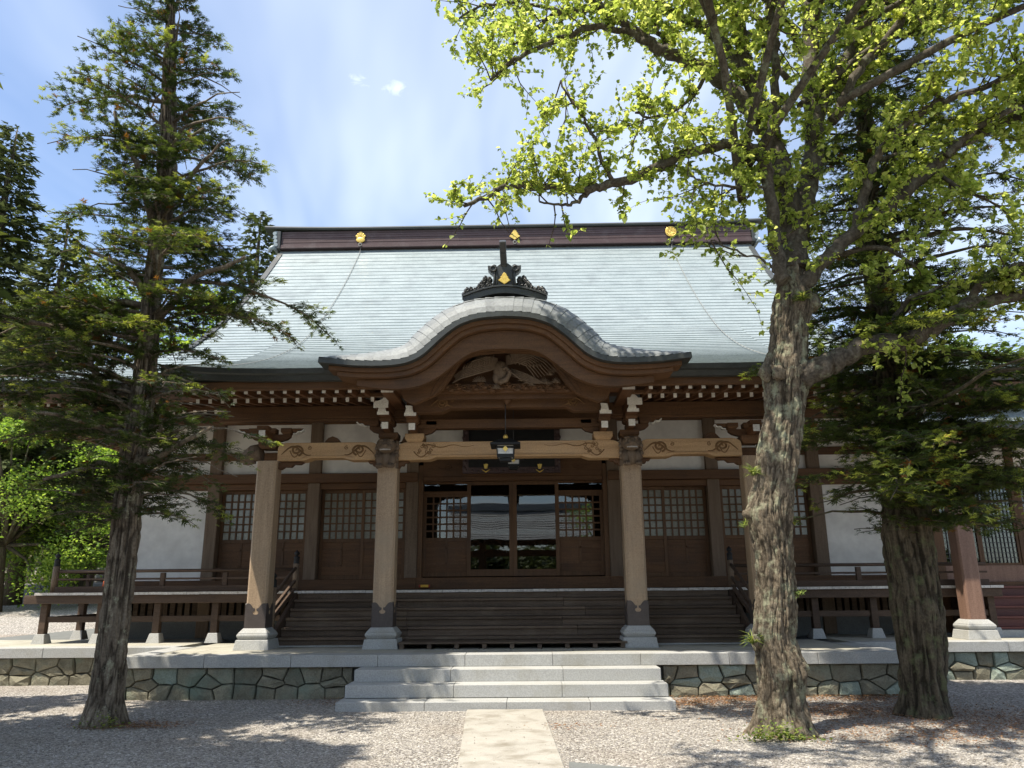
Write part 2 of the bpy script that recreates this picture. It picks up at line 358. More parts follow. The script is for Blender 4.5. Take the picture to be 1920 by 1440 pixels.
    def mesh(s, name, mats, org=Vector((0, 0, 0))):
        me = bpy.data.meshes.new(name)
        o = Vector(org)
        me.from_pydata([(x-o.x, y-o.y, z-o.z) for x, y, z in s.v], [], s.f)
        for mm in ([mats] if isinstance(mats, str) else mats): me.materials.append(MATS[mm])
        me.polygons.foreach_set('material_index', s.m); me.polygons.foreach_set('use_smooth', s.sm)
        me.update(); return me
    def obj(s, name, mats, parent=None, bevel=0, org=None):
        o = wpos(parent) if org is None else Vector(org)
        ob = link(name, s.mesh(name, mats, o), parent, o)
        if bevel:
            b = ob.modifiers.new('bevel', 'BEVEL'); b.width = bevel; b.segments = 1; b.limit_method = 'ANGLE'; b.angle_limit = R(50)
        return ob
def box(name, m, parent, x0, x1, y0, y1, z0, z1, bevel=0):
    c = Vector(((x0+x1)/2, (y0+y1)/2, min(z0, z1)))
    return MB().box(x0, x1, y0, y1, z0, z1).obj(name, m, parent, bevel, c)

def cloud_mesh(name, P, D, Nn, S, tv, tf, tint, m, parent=None, extra=None):
    """many small copies of a template (vertices tv, faces tf) as one mesh; tint is stored per face"""
    P = np.asarray(P, float); D = np.asarray(D, float); Nn = np.asarray(Nn, float); S = np.asarray(S, float)
    D = D/np.linalg.norm(D, axis=1, keepdims=True)
    Bv = np.cross(Nn, D); Bv /= np.maximum(np.linalg.norm(Bv, axis=1, keepdims=True), 1e-6)
    Nv = np.cross(D, Bv)
    tv = np.asarray(tv, float); k = len(P); nv = len(tv)
    V = P[:, None, :] + S[:, None, None]*(tv[None, :, 0:1]*D[:, None, :] + tv[None, :, 1:2]*Bv[:, None, :] + tv[None, :, 2:3]*Nv[:, None, :])
    V = V.reshape(-1, 3) - np.array(wpos(parent))
    ll = np.array([len(f) for f in tf]); flat = np.array([i for f in tf for i in f])
    loops = (flat[None, :] + (np.arange(k)*nv)[:, None]).ravel()
    tot = np.tile(ll, k); start = np.concatenate([[0], np.cumsum(tot)[:-1]])
    me = bpy.data.meshes.new(name)
    me.vertices.add(len(V)); me.vertices.foreach_set('co', V.astype(np.float32).ravel())
    me.loops.add(len(loops)); me.loops.foreach_set('vertex_index', loops.astype(np.int32))
    me.polygons.add(len(tot)); me.polygons.foreach_set('loop_start', start.astype(np.int32)); me.polygons.foreach_set('loop_total', tot.astype(np.int32))
    a = me.attributes.new('tint', 'FLOAT', 'FACE'); a.data.foreach_set('value', np.repeat(np.asarray(tint), len(ll)).astype(np.float32))
    me.materials.append(MATS[m]); me.update(calc_edges=True)
    return link(name, me, parent)
def catmull(P, sub=4):
    P = [np.array(p, float) for p in P]; Q = [2*P[0]-P[1]] + P + [2*P[-1]-P[-2]]; o = []
    for i in range(1, len(Q)-2):
        for j in range(sub):
            t = j/sub; a, b, c, d = Q[i-1], Q[i], Q[i+1], Q[i+2]
            o.append(.5*((2*b) + (c-a)*t + (2*a-5*b+4*c-d)*t*t + (3*b-a-3*c+d)*t**3))
    o.append(P[-1]); return o

# ---------------------------------------------------------------- ground
CX = -0.30; ZP = 0.63; ZF = 1.56; YW = 16.6
def gz(x, y):
    a = min(max((y-15)/20, 0), 1)*1.9*min(max((-x-9.5)/4, 0), 1)
    b = max(0., y-40)*.40
    if y > 40: a = max(a, 1.9*min(1, (y-40)/6) if x > -9.5 else a)
    n = 0
    if b > 0: n = 2.2*mn.noise(Vector((x*.03, y*.03, 0)))*min(1, b/6)
    return a + min(b, 30) + n
xs = sorted(set([-220, -150, -100, -70, -50, -40, -32, -26] + [round(-22+i*1.0, 2) for i in range(45)] + [26, 32, 40, 50, 70, 100, 150, 220]))
ys = sorted(set([-160, -90, -50, -30, -20, -12, -6, -2] + [float(i) for i in range(0, 60, 1)] + [64, 70, 78, 88, 100, 115, 135, 170, 230, 320]))
vs = [(x, y, gz(x, y)) for y in ys for x in xs]; nx = len(xs)
fs = []; fm = []
for j in range(len(ys)-1):
    for i in range(nx-1):
        fs.append((j*nx+i, j*nx+i+1, (j+1)*nx+i+1, (j+1)*nx+i))
        fm.append(1 if ys[j] >= 39 else 0)
mb = MB(); mb.v = vs; mb.f = [list(f) for f in fs]; mb.m = fm; mb.sm = [True]*len(fs)
tag(mb.obj('ground', ['gravel_ground', 'forest_floor']), kind='structure', label='grey gravel court rising to wooded hills behind the temple')
# asphalt lane at the far left, laid a little above the sloping gravel
mb = MB(); A = []; B = []
for i in range(26):
    x = -34 + i*1.0
    y0 = 31.5 + .05*(x+34); y1 = 35.4
    A.append((x, y0, gz(x, y0)+.03)); B.append((x, y1, gz(x, y1)+.03))
mb.strip(A, B, smooth=True)
tag(mb.obj('road', 'asphalt'), kind='structure', label='pale asphalt lane beyond the gravel at far left')
# concrete path slabs leading to the steps
path = thing('stone_path', 'pale concrete path slab running over the gravel to the stone steps', 'path', (CX, 9, 0))
path['kind'] = 'structure'
def pathx(y): t = (11.05-y)/3.3; return -.84+.17*t, .18+.13*t
for a, b in ((11.05, 7.35), (7.33, 3.4), (3.38, -.5), (-.52, -5)):
    (l1, r1), (l0, r0) = pathx(a), pathx(b)
    m = MB().add([(l0, b, -.06), (r0, b, -.06), (r1, a, -.06), (l1, a, -.06), (l0, b, .028), (r0, b, .028), (r1, a, .028), (l1, a, .028)],
                 [(3, 2, 1, 0), (4, 5, 6, 7), (0, 1, 5, 4), (1, 2, 6, 5), (2, 3, 7, 6), (3, 0, 4, 7)])
    tag(m.obj('path_slab', 'concrete', path, .01, (CX, (a+b)/2, 0)))
m = MB().add([(x_, y_, z_) for z_ in (-.06, .012) for x_, y_ in ((.34, 6.4), (1.10, 6.4), (1.10, 7.62), (.36, 7.95))], [(3, 2, 1, 0), (4, 5, 6, 7), (0, 1, 5, 4), (1, 2, 6, 5), (2, 3, 7, 6), (3, 0, 4, 7)])
o = m.obj('drain_slab', 'concrete_grey', None, .01); tag(o, 'dark grey slab beside the path at the bottom edge', 'slab')

# gravel stones lying on the ground (uncountable)
def pebbles():
    k = 120000
    y = 7.2 + (rng.random(k)**1.15)*5.1; x = (rng.random(k)*2-1)*(y*.78+.3) + .02*y
    keep = np.ones(k, bool)
    l = -.84+.17*(11.05-y)/3.3; r = .18+.13*(11.05-y)/3.3
    onp = (x > l-.01) & (x < r+.01) & (y < 11.06)
    keep &= ~(onp & (rng.random(k) > .012+.10*np.exp(-np.minimum(np.abs(x-l), np.abs(x-r))/.03)))
    keep &= ~((x > -2.62) & (x < 1.98) & (y > 11.02))
    keep &= ~((x > .34) & (y < 7.9) & (x < 1.1))
    x, y, onp = x[keep], y[keep], onp[keep]; k = len(x)
    # a wide lit strip far left, between the veranda posts
    k2 = 9000; y2 = 12.4+rng.random(k2)*2.0; x2 = -13+rng.random(k2)*6.8; kk = y2 < 14.0
    x = np.concatenate([x, x2[kk]]); y = np.concatenate([y, y2[kk]]); k = len(x)
    s = (.0045+.0095*rng.random(k)**2.2)*(1+.25*(rng.random(k) > .97))
    z = s*.25; z[:len(onp)] += .028*onp
    th = rng.random(k)*6.283
    D = np.stack([np.cos(th), np.sin(th), (rng.random(k)-.5)*.5], 1)
    Nn = np.stack([(rng.random(k)-.5)*.5, (rng.random(k)-.5)*.5, np.ones(k)], 1)
    tv = [(1, 0, 0), (-1.1, .1, .1), (.1, .75, .05), (-.1, -.8, 0), (.15, .1, .6), (0, 0, -.4)]
    tf = [(0, 2, 4), (2, 1, 4), (1, 3, 4), (3, 0, 4)]
    o = cloud_mesh('gravel', np.stack([x, y, z], 1), D, Nn, s, tv, tf, np.clip(rng.random(k)*.86+.18*np.array([mn.noise(Vector((a*.9, b*1.6, 3))) for a, b in zip(x, y)])+.06, 0, 1), 'pebble')
    tag(o, kind='stuff', label='loose grey gravel stones on the temple court')
pebbles()
def litter():
    k = 20000; cs = [(3.9, 10.9, .75), (5.6, 10.2, 1.2), (2.2, 11.6, .5), (3.0, 12.0, .45), (4.9, 12.0, .6), (.35, 9.8, .35), (-4.8, 10.0, .35), (6.6, 9.6, .9), (4.2, 9.2, .9), (-2.5, 11.9, .5)]
    idx = rng.choice(len(cs), k, p=np.array([2.2, 3, 1.6, 1.4, 1.5, .15, .8, 1.5, 1.5, .4])/14.05)
    c = np.array(cs)[idx]; x = c[:, 0]+rng.normal(size=k)*c[:, 2]; y = np.minimum(c[:, 1]+rng.normal(size=k)*c[:, 2]*.45, 12.26)
    ok = ~((x > -2.62) & (x < 1.98) & (y > 11.0)); x, y = x[ok], y[ok]; k = len(x)
    th = rng.random(k)*6.283; D = np.stack([np.cos(th), np.sin(th), rng.normal(size=k)*.2], 1)
    Nn = np.stack([rng.normal(size=k)*.5, rng.normal(size=k)*.5, np.ones(k)], 1)
    tv = [(-1, 0, 0), (0, .3, .05), (1, 0, 0), (0, -.3, .02)]
    tag(cloud_mesh('leaf_litter', np.stack([x, y, np.full(k, .018)+rng.random(k)*.012], 1), D, Nn, .010+.016*rng.random(k), tv, [(0, 1, 2, 3)], rng.random(k), 'litter'),
        kind='stuff', label='brown fallen needles and leaves on the gravel round the trunks')
litter()

# ---------------------------------------------------------------- stone platform
def clip(poly, a, b, c):
    o = []
    for i in range(len(poly)):
        p, q = poly[i], poly[(i+1) % len(poly)]
        dp, dq = a*p[0]+b*p[1]-c, a*q[0]+b*q[1]-c
        if dp <= 0: o.append(p)
        if dp*dq < 0:
            t = dp/(dp-dq); o.append((p[0]+t*(q[0]-p[0]), p[1]+t*(q[1]-p[1])))
    return o
def masonry(parent, x0, x1, z0, z1, y, seed, mats):
    """polygonal rubble facing: every stone its own object, proud of a dark joint sheet"""
    r = random.Random(seed); pts = []
    for row in range(2):
        x = x0 - .1 + row*.17
        while x < x1+.2:
            pts.append((x, z0+(z1-z0)*(.24+.5*row)+r.uniform(-.025, .025))); x += r.uniform(.22, .46)
    n = int((x1-x0)/.75)
    for i in range(n): pts.append((x0+(i+r.uniform(.2, .8))*(x1-x0)/n, z0+(z1-z0)*r.uniform(.42, .58)))
    box('joint_bed', 'joint', parent, x0, x1, y+.012, y+.10, z0, z1)
    for i, p in enumerate(pts):
        poly = [(x0, z0), (x1, z0), (x1, z1), (x0, z1)]
        for j, q in enumerate(pts):
            if i == j or abs(q[0]-p[0]) > 1.2: continue
            a, b = q[0]-p[0], (q[1]-p[1])*2.6; c = a*(p[0]+q[0])/2+b*(p[1]+q[1])/2
            poly = clip(poly, a, b, c)
            if len(poly) < 3: break
        if len(poly) < 3: continue
        cx = sum(q[0] for q in poly)/len(poly); cz = sum(q[1] for q in poly)/len(poly)
        ar = abs(sum(poly[k][0]*poly[(k+1) % len(poly)][1]-poly[(k+1) % len(poly)][0]*poly[k][1] for k in range(len(poly))))/2
        if ar < .004: continue
        def shr(poly, d):
            o = []
            for q in poly:
                L_ = math.hypot(q[0]-cx, q[1]-cz); t = max(.3, 1-d/max(L_, .02)); o.append((cx+(q[0]-cx)*t, cz+(q[1]-cz)*t))
            return o
        # subdivide outline a little so that edges are uneven
        pl = []
        for k in range(len(poly)):
            q, s = poly[k], poly[(k+1) % len(poly)]
            pl.append(q); pl.append(((q[0]+s[0])/2+r.uniform(-.006, .006), (q[1]+s[1])/2+r.uniform(-.006, .006)))
        A = shr(pl, .007); B = shr(pl, .034)
        d = r.uniform(.035, .075); n = len(A); m = MB()
        vs = [(q[0], y+.02, q[1]) for q in A] + [(q[0], y-d*.45, q[1]) for q in A]
        C = shr(pl, .019)
        vs += [(q[0], y-d*r.uniform(.7, 1.15), q[1]) for q in C] + [(cx+r.uniform(-.03, .03), y-d*r.uniform(.9, 1.5), cz+r.uniform(-.02, .02))]
        orient = sum(A[k][0]*A[(k+1) % n][1]-A[(k+1) % n][0]*A[k][1] for k in range(n)) > 0
        fs = []
        for k in range(n):
            k2 = (k+1) % n
            if not orient: k, k2 = k2, k
            fs += [(k, k2, n+k2, n+k)[::-1] if False else (k, k2, n+k2, n+k), (n+k, n+k2, 2*n+k2, 2*n+k), (2*n+k, 2*n+k2, 3*n)]
        m.add(vs, fs, 0, False)
        m.obj('stone', mats[0] if r.random() < mats[2] else mats[1], parent, 0, (cx, y, cz))
PX0, PX1 = -6.22, 5.62; YP = 12.2; YO = 14.1
plat = thing('stone_platform', 'low stone platform of rubble walls topped by grey granite edging under the hall', 'platform', (CX, YP, 0))
CT = .17
box('platform_core', 'concrete_grey', plat, PX0+.1, PX1-.1, YP+.16, 16.2, -.1, ZP-.05)
box('platform_core', 'concrete_grey', plat, -12.0, 13.5, YO+.16, 31, -.1, ZP-.054)
masonry(plat, PX0+.05, -2.66, -.04, ZP-CT, YP+.13, 3, ('stone_brown', 'stone_green', .88))
masonry(plat, 2.0, PX1-.05, -.04, ZP-CT, YP+.13, 5, ('stone_brown', 'stone_green', .62))
masonry(plat, -11.9, PX0+.06, -.04, ZP-CT, YO+.13, 8, ('stone_brown', 'stone_brown', .8))
masonry(plat, PX1-.06, 12.5, -.04, ZP-CT, YO+.13, 9, ('stone_brown', 'stone_green', .5))
# return walls between the projecting and the set-back front
box('return_wall', 'stone_brown', plat, PX0+.05, PX0+.14, YP+.16, YO+.15, -.1, ZP-CT)
box('return_wall', 'stone_brown', plat, PX1-.14, PX1-.05, YP+.16, YO+.15, -.1, ZP-CT)
def coping(x0, x1, y, n, depth=.38):
    w = (x1-x0)/n
    for i in range(n):
        box('coping_slab', 'granite', plat, x0+i*w+.0025, x0+(i+1)*w-.0025, y, y+depth, ZP-CT, ZP, .006)
coping(PX0, PX1, YP, 9)
coping(-12.0, PX0-.003, YO, 5)
coping(PX1+.003, 13.5, YO, 6)
for i in range(2):
    y0 = YP+.383+i*.76
    box('coping_slab', 'granite', plat, PX0, PX0+.38, y0, y0+.755, ZP-CT, ZP, .006)
    box('coping_slab', 'granite', plat, PX1-.38, PX1, y0, y0+.755, ZP-CT, ZP, .006)
# square paving tiles on top
tw = .49
tm = MB().box(-tw/2+.003, tw/2-.003, -tw/2+.003, tw/2-.003, -.05, 0).mesh('tile', 'granite_tile')
nt_ = int((PX1-PX0-.77)/tw)
for j in range(5):
    for i in range(nt_):
        tw_x = PX0+.385+(i+.5)*(PX1-PX0-.77)/nt_
        link('tile', tm, plat, (tw_x, YP+.385+(j+.5)*tw, ZP-.006+rnd.uniform(-.001, .001)), None, ((PX1-PX0-.77)/nt_/tw, 1, 1))
for j in range(4):
    for i in list(range(-12, 0))+list(range(1, 15)):
        x = PX0-.0-(abs(i)-.5)*tw if i < 0 else PX1+(i-.5)*tw
        link('tile', tm, plat, (x, YO+.385+(j+.5)*tw, ZP-.006))

# ---------------------------------------------------------------- granite steps
steps = thing('stone_steps', 'three broad granite steps rising from the gravel to the platform', 'steps', (CX, 11.1, 0))
for k, (y0, y1, z1, xa, xb, n) in enumerate(((11.08, 11.62, .115, -2.62, 1.96, 4), (11.44, 11.98, .29, -2.58, 1.93, 3), (11.81, 12.34, .458, -2.535, 1.90, 3))):
    cuts = [xa+(xb-xa)*(i+ (.0 if i in (0, n) else rnd.uniform(-.06, .06)))/n for i in range(n+1)]
    for i in range(n):
        box('step_slab', 'granite', steps, cuts[i]+.002, cuts[i+1]-.002, y0, min(y1, 12.33), -.1 if k == 0 else z1-.168, z1, .006)
box('step_core', 'concrete_grey', steps, -2.4, 1.8, 11.7, 12.3, -.1, .28)

# ---------------------------------------------------------------- temple hall
hall = thing('temple_hall', 'large wooden Buddhist temple hall with pale green copper roof and curved porch gable', 'temple', (CX, YW, ZP))
posts = [CX-8.4, CX-6.43, CX-4.27, CX-2.15, CX+2.15, CX+4.27, CX+6.43, CX+8.4]
for x in posts:
    box('wall_post', 'wood_grey_z' if abs(x-CX) < 7 else 'wood_z', hall, x-.13, x+.13, YW-.14, YW+.14, ZP, 5.6, .012)
# plaster panels, sill, lintel, tie beams: bay by bay
def bay_x(i): return posts[i]+.13, posts[i+1]-.13
for i in range(7):
    a, b = bay_x(i)
    if i != 3:
        box('plaster_panel', 'plaster', hall, a, b, YW-.02, YW+.05, 3.99, 4.305)
    box('plaster_panel', 'plaster', hall, a, b, YW-.02, YW+.05, 4.47, 5.1)
    box('tie_beam', 'wood_x', hall, a, b, YW-.08, YW+.10, 4.305, 4.47, .006)
    box('tie_beam', 'wood_x', hall, a, b, YW-.09, YW+.10, 5.1, 5.6, .006)
for a, b in ((posts[0], posts[3]-.02), (posts[4]+.02, posts[7])):
    box('lintel', 'wood_x', hall, a-.14, b+.14, YW-.21, YW+.02, 3.79, 3.99, .008)
    box('door_sill', 'wood_x', hall, a-.14, b+.14, YW-.17, YW+.12, ZF+.005, 1.78, .008)
    box('head_rail', 'wood_x', hall, a+.13, b-.13, YW-.10, YW+.06, 3.66, 3.788, .004)
box('door_sill', 'wood_x', hall, posts[3]-.12, posts[4]+.12, YW-.15, YW+.12, ZF+.005, 1.80, .008)
for i in (0, 6):
    a, b = bay_x(i)
    box('plaster_wall', 'plaster', hall, a, b, YW-.02, YW+.05, 1.78, 3.66)
# hall body behind the front: side walls, back, ceiling and floor
box('side_wall', 'plaster', hall, posts[0]-.05, posts[0]+.05, YW+.15, 29.5, ZP+.4, 5.6)
box('side_wall', 'plaster', hall, posts[7]-.05, posts[7]+.05, YW+.15, 29.5, ZP+.4, 5.6)
for k in range(1, 6):
    for x in (posts[0], posts[7]):
        box('wall_post', 'wood_z', hall, x-.13, x+.13, YW+k*2.5-.13, YW+k*2.5+.13, ZP, 5.6)
box('back_wall', 'plaster', hall, posts[0], posts[7], 29.4, 29.5, ZP, 5.6)
box('inner_floor', 'wood_y', hall, posts[0]+.1, posts[7]-.1, YW+.15, 29.3, ZF-.05, ZF)
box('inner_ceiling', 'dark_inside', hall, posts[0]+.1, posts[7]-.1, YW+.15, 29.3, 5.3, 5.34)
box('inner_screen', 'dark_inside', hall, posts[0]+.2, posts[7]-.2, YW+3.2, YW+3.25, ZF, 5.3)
box('foundation', 'concrete_grey', hall, posts[0]-.05, posts[7]+.05, YW-.1, YW+.05, ZP-.05, ZP+.42)
# dark upright slats under the floor
sm_ = MB().box(-.05, .05, -.02, .02, 0, .5).mesh('under_slat', 'wood_weathered_x')
x = posts[0]+.2; ns = 0
while x < posts[7]-.2:
    if abs(x-CX) > 4.4: link('under_slat', sm_, hall, (x, YW-.03, ZP+.42)); ns += 1
    x += .155
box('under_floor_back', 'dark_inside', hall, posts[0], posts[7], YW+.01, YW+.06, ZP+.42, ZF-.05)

# sliding doors
def door(x0, x1, y, z0, z1, zl, kind):
    """stiles and rails are the door's own mesh; pane, lattice and boards are its sub-parts"""
    s = .065 if kind != 'glass' else .08; m = MB()
    m.box(x0, x0+s, y, y+.045, z0, z1); m.box(x1-s, x1, y, y+.045, z0, z1)
    m.box(x0+s, x1-s, y, y+.045, z1-.075, z1); m.box(x0+s, x1-s, y, y+.045, z0, z0+.09)
    cx = (x0+x1)/2
    if kind == 'glass':
        m.box(x0+s, x1-s, y, y+.045, z0+.09, z0+.14)
        d = m.obj('door', 'wood_z', hall, .004, (cx, y, z0))
        box('pane', 'window_glass', d, x0+s, x1-s, y+.020, y+.026, z0+.14, z1-.075)
        return d
    m.box(x0+s, x1-s, y, y+.045, zl-.075, zl)
    d = m.obj('door', 'wood_z', hall, .004, (cx, y, z0))
    l = MB(); top = z1-.075
    nxx, nzz = 6, 6
    for i in range(1, nxx):
        x = x0+s+(x1-x0-2*s)*i/nxx; l.box(x-.016, x+.016, y+.006, y+.03, zl, top)
    for i in range(1, nzz):
        z = zl+(top-zl)*i/nzz; l.box(x0+s, x1-s, y+.009, y+.027, z-.016, z+.016)
    tag(l.obj('lattice', 'wood_z', d))
    if kind == 'paper': box('pane', 'paper_pane', d, x0+s, x1-s, y+.031, y+.036, zl, top)
    else: box('pane', 'window_glass', d, x0+s, x1-s, y+.031, y+.036, zl, top)
    # boards: two short, two tall, one wide low board, recessed between thin rails
    h = zl-.075-(z0+.09); za = z0+.09+h*.28; zb = z0+.09+h*.78
    r = MB(); r.box(cx-.02, cx+.02, y+.004, y+.04, za, zl-.075)
    r.box(x0+s, x1-s, y+.004, y+.04, za-.02, za+.02); r.box(x0+s, x1-s, y+.004, y+.04, zb-.018, zb+.018)
    r.obj('rail', 'wood_z', d)
    for a, b in ((x0+s, cx-.02), (cx+.02, x1-s)):
        box('panel', 'wood_x', d, a, b, y+.018, y+.034, za+.02, zb-.018)
        box('panel', 'wood_x', d, a, b, y+.018, y+.034, zb+.018, zl-.075)
    box('panel', 'wood_x', d, x0+s, x1-s, y+.018, y+.034, z0+.09, za-.02)
    return d
for i in (1, 2, 4, 5):
    a, b = bay_x(i); c = (a+b)/2
    first = i in (1, 2)
    door(a+.01, c+.03, YW-.02+(0 if not first else .05), 1.78, 3.66, 2.62, 'paper')
    door(c-.03, b-.01, YW-.02+(.05 if not first else 0), 1.78, 3.66, 2.62, 'paper')
# centre bay: inner frame, transom and four doors
a, b = bay_x(3)
box('door_frame', 'wood_z', hall, a+.002, a+.10, YW-.11, YW+.1, 1.80, 4.16, .006)
box('door_frame', 'wood_z', hall, b-.10, b-.002, YW-.11, YW+.1, 1.80, 4.16, .006)
a += .10; b -= .10; wq = (b-a)/4
box('carved_lintel', 'wood_x', hall, a, b, YW-.13, YW+.1, 3.90, 4.305, .006)
box('head_rail', 'wood_x', hall, a+.005, b-.005, YW-.15, YW+.08, 3.80, 3.90, .006)
door(a+wq-.02, a+2*wq-.001, YW-.035, 1.82, 3.80, 0, 'glass')
door(a+2*wq+.001, a+3*wq+.02, YW-.035, 1.82, 3.80, 0, 'glass')
for x0, x1 in ((a, a+wq+.04), (a+3*wq-.04, b)):
    door(x0, x1, YW+.02, 1.82, 3.56, 2.62, 'lattice')
    box('transom_bar', 'wood_x', hall, x0, x1, YW+.0, YW+.065, 3.56, 3.60)
    tr = box('transom', 'wood_x', hall, x0, x1, YW+.0, YW+.065, 3.76, 3.80)
    box('pane', 'window_glass', tr, x0+.01, x1-.01, YW+.03, YW+.036, 3.60, 3.76)

# swirls carved on beams
def spiral(cx, cz, y, r, turns=1.6, flip=1, tail=None):
    P = []
    for i in range(34):
        t = i/33; a = t*turns*2*math.pi; rr = r*(.12+.88*t)
        P.append((cx+flip*rr*math.cos(a+math.pi), y, cz+rr*math.sin(a)*.85))
    x0, z0 = P[-1][0], P[-1][2]
    if tail:
        for i in range(1, 15):
            t = i/14; P.append((x0+flip*(-tail*t), y, z0+.35*r*math.sin(t*math.pi*2.2)*(1-t*.5)+t*.1*r))
    return P
def arabesque(name, parent, cx, cz, y, r, flip):
    m = MB()
    P = spiral(cx, cz, y, r, 1.7, flip); m.tube(P, [.008+.011*min(1, i/10) for i in range(len(P))], 6)
    w = [(cx+flip*(-2.4*r+4.6*r*t), y, cz+ .75*r*math.sin(-.5+t*5.6)-.25*r*(1-t)) for t in [i/20 for i in range(21)]]
    m.tube(w, [.006+.013*math.sin(math.pi*i/20) for i in range(21)], 6)
    w = [(cx+flip*(-1.1*r+1.3*r*t), y, cz-1.05*r*math.sin(t*2.6)) for t in [i/10 for i in range(11)]]
    m.tube(w, .009, 6)
    P = spiral(cx+flip*1.9*r, cz+.35*r, y, r*.38, 1.3, -flip); m.tube(P, .007, 5)
    return m.obj(name, 'wood_groove', parent)

# centre carved lintel: faint swirls and gold hooks
cl = MB()
for f, xc in ((1, posts[3]+.75), (-1, posts[4]-.75)):
    P = spiral(xc, 4.08, YW-.135, .09, 1.5, f, .3); cl.tube(P, .008, 5)
cl.obj('lintel_carving', 'wood_x', hall)

# porch columns with stone base and iron-coloured shoe
def porch_column(x, y, w, ztop, m, shoe=True, parent=hall, zb=.965, pw=.30, outside=None):
    h = w/2; c = .035
    poly = [(-h+c, -h), (h-c, -h), (h, -h+c), (h, h-c), (h-c, h), (-h+c, h), (-h, h-c), (-h, -h+c)]
    vs = [(x+px_, y+py_, zb) for px_, py_ in poly]+[(x+px_, y+py_, ztop) for px_, py_ in poly]
    mb = MB().add(vs, [tuple(range(8))[::-1], tuple(range(8, 16))]+[(i, (i+1) % 8, 8+(i+1) % 8, 8+i) for i in range(8)])
    o = mb.obj('column', m, parent, 0, (x, y, zb))
    p = MB()
    p.frustum(x, y, ZP-.01, ZP+.155, pw, pw, pw*.90, pw*.90)
    p.frustum(x, y, ZP+.155, ZP+.215, pw*.78, pw*.78, pw*.90, pw*.90); p.frustum(x, y, ZP+.215, ZP+.255, pw*.90, pw*.90, pw*.85, pw*.85)
    p.frustum(x, y, ZP+.255, zb+.002, pw*.85, pw*.85, h+.012, h+.012)
    p.obj('stone_base', 'granite', o, .008)
    if shoe:
        e = h+.006; s = MB(); zt = 1.40; zs = 1.27
        # shoe plate with a heart-shaped notch on each face
        half = [(0, 1.235), (.012, 1.255), (.012, 1.29), (.03, 1.285), (.05, 1.30), (.075, 1.335), (.10, 1.36), (.13, 1.372), (.155, 1.368), (h-.004, 1.345)]
        low = [(.0, 1.19), (.03, 1.195), (.048, 1.215), (.042, 1.235), (.02, 1.245), (.0, 1.235)]
        for (ax, sgn) in (('y', -1), ('y', 1), ('x', -1), ('x', 1)):
            def P3(u, z, off): return (x+u, y+sgn*(e+off), z) if ax == 'y' else (x+sgn*(e+off), y+u, z)
            for f in (-1, 1):
                out = [(0.0, zb)]+[(0.0, 1.185)]+[(.032*1, 1.19), (.052, 1.213), (.046, 1.236), (.018, 1.248)]+[(.012, 1.262), (.014, 1.288), (.035, 1.288), (.05, 1.30), (.075, 1.335), (.10, 1.36), (.13, 1.372), (.155, 1.368), (h, 1.345)]+[(h, zb)]
                vs = [P3(f*u, z, 0) for u, z in out]+[P3(f*u, z, -.02) for u, z in out]; n = len(out)
                fs = [tuple(range(n)), tuple(range(n, 2*n))[::-1]]+[(i, (i+1) % n, n+(i+1) % n, n+i) for i in range(n)]
                s.add(vs, fs)
        s.obj('column_shoe', 'shoe_metal', o)
    return o
YC = 13.62; CW = .35
pc = [-4.60, -2.455, 1.835, 3.97]
for x in pc: porch_column(x, YC, CW, 3.80, 'wood_pale_z')

# porch tie beams (pale) with raised belly and carved swirls
def koryo(name, x0, x1, z0, z1, yf, yb, m, notch, round_=.10, belly=.045):
    """beam outline with rounded shoulders and a shallow arch cut from its underside"""
    o = [(x0, z0+.0), (x0+notch, z0)]
    o += [(x0+notch+.06, z0+belly*.4), (x0+notch+.13, z0+belly)]
    o += [(x1-notch-.13, z0+belly), (x1-notch-.06, z0+belly*.4), (x1-notch, z0), (x1, z0)]
    o += [(x1, z1-round_)]
    for k in range(1, 6): a = math.pi/2*k/5; o.append((x1-round_*1.6*(1-math.cos(a)), z1-round_+round_*math.sin(a)))
    for k in range(0, 5): a = math.pi/2*(1-k/5); o.append((x0+round_*1.6*(1-math.cos(a)), z1-round_+round_*math.sin(a)))
    o.append((x0, z1-round_))
    return MB().prism_y(o, yf, yb).obj(name, m, hall, .006, ((x0+x1)/2, yf, z0))
ZB0, ZB1 = 3.79, 4.11
YB = YC-.15
b1 = koryo('tie_beam', pc[1]+CW/2, pc[2]-CW/2, ZB0, ZB1, YB, YC+.13, 'wood_pale_x', .55)
b0 = koryo('tie_beam', pc[0]+CW/2, pc[1]-CW/2, ZB0+.01, ZB1+.01, YB, YC+.13, 'wood_pale_x', .48)
b2 = koryo('tie_beam', pc[2]+CW/2, pc[3]-CW/2, ZB0+.01, ZB1+.01, YB, YC+.13, 'wood_pale_x', .48)
def bead(parent, x0, x1, z):
    MB().tube([(x0, YB-.004, z-.03), (x0+.05, YB-.004, z-.01), (x0+.10, YB-.004, z), (x1-.10, YB-.004, z), (x1-.05, YB-.004, z-.01), (x1, YB-.004, z-.03)], .010, 5).obj('bead', 'wood_pale_x', parent)
bead(b1, pc[1]+.67, pc[2]-.67, ZB0+.075); bead(b0, pc[0]+.62, pc[1]-.62, ZB0+.085); bead(b2, pc[2]+.62, pc[3]-.62, ZB0+.085)
for b, xl, xr in ((b0, pc[0], pc[1]), (b2, pc[2], pc[3])):
    arabesque('swirl_carving', b, xl+.52, ZB0+.19, YB-.001, .115, 1)
    arabesque('swirl_carving', b, xr-.52, ZB0+.19, YB-.001, .115, -1)
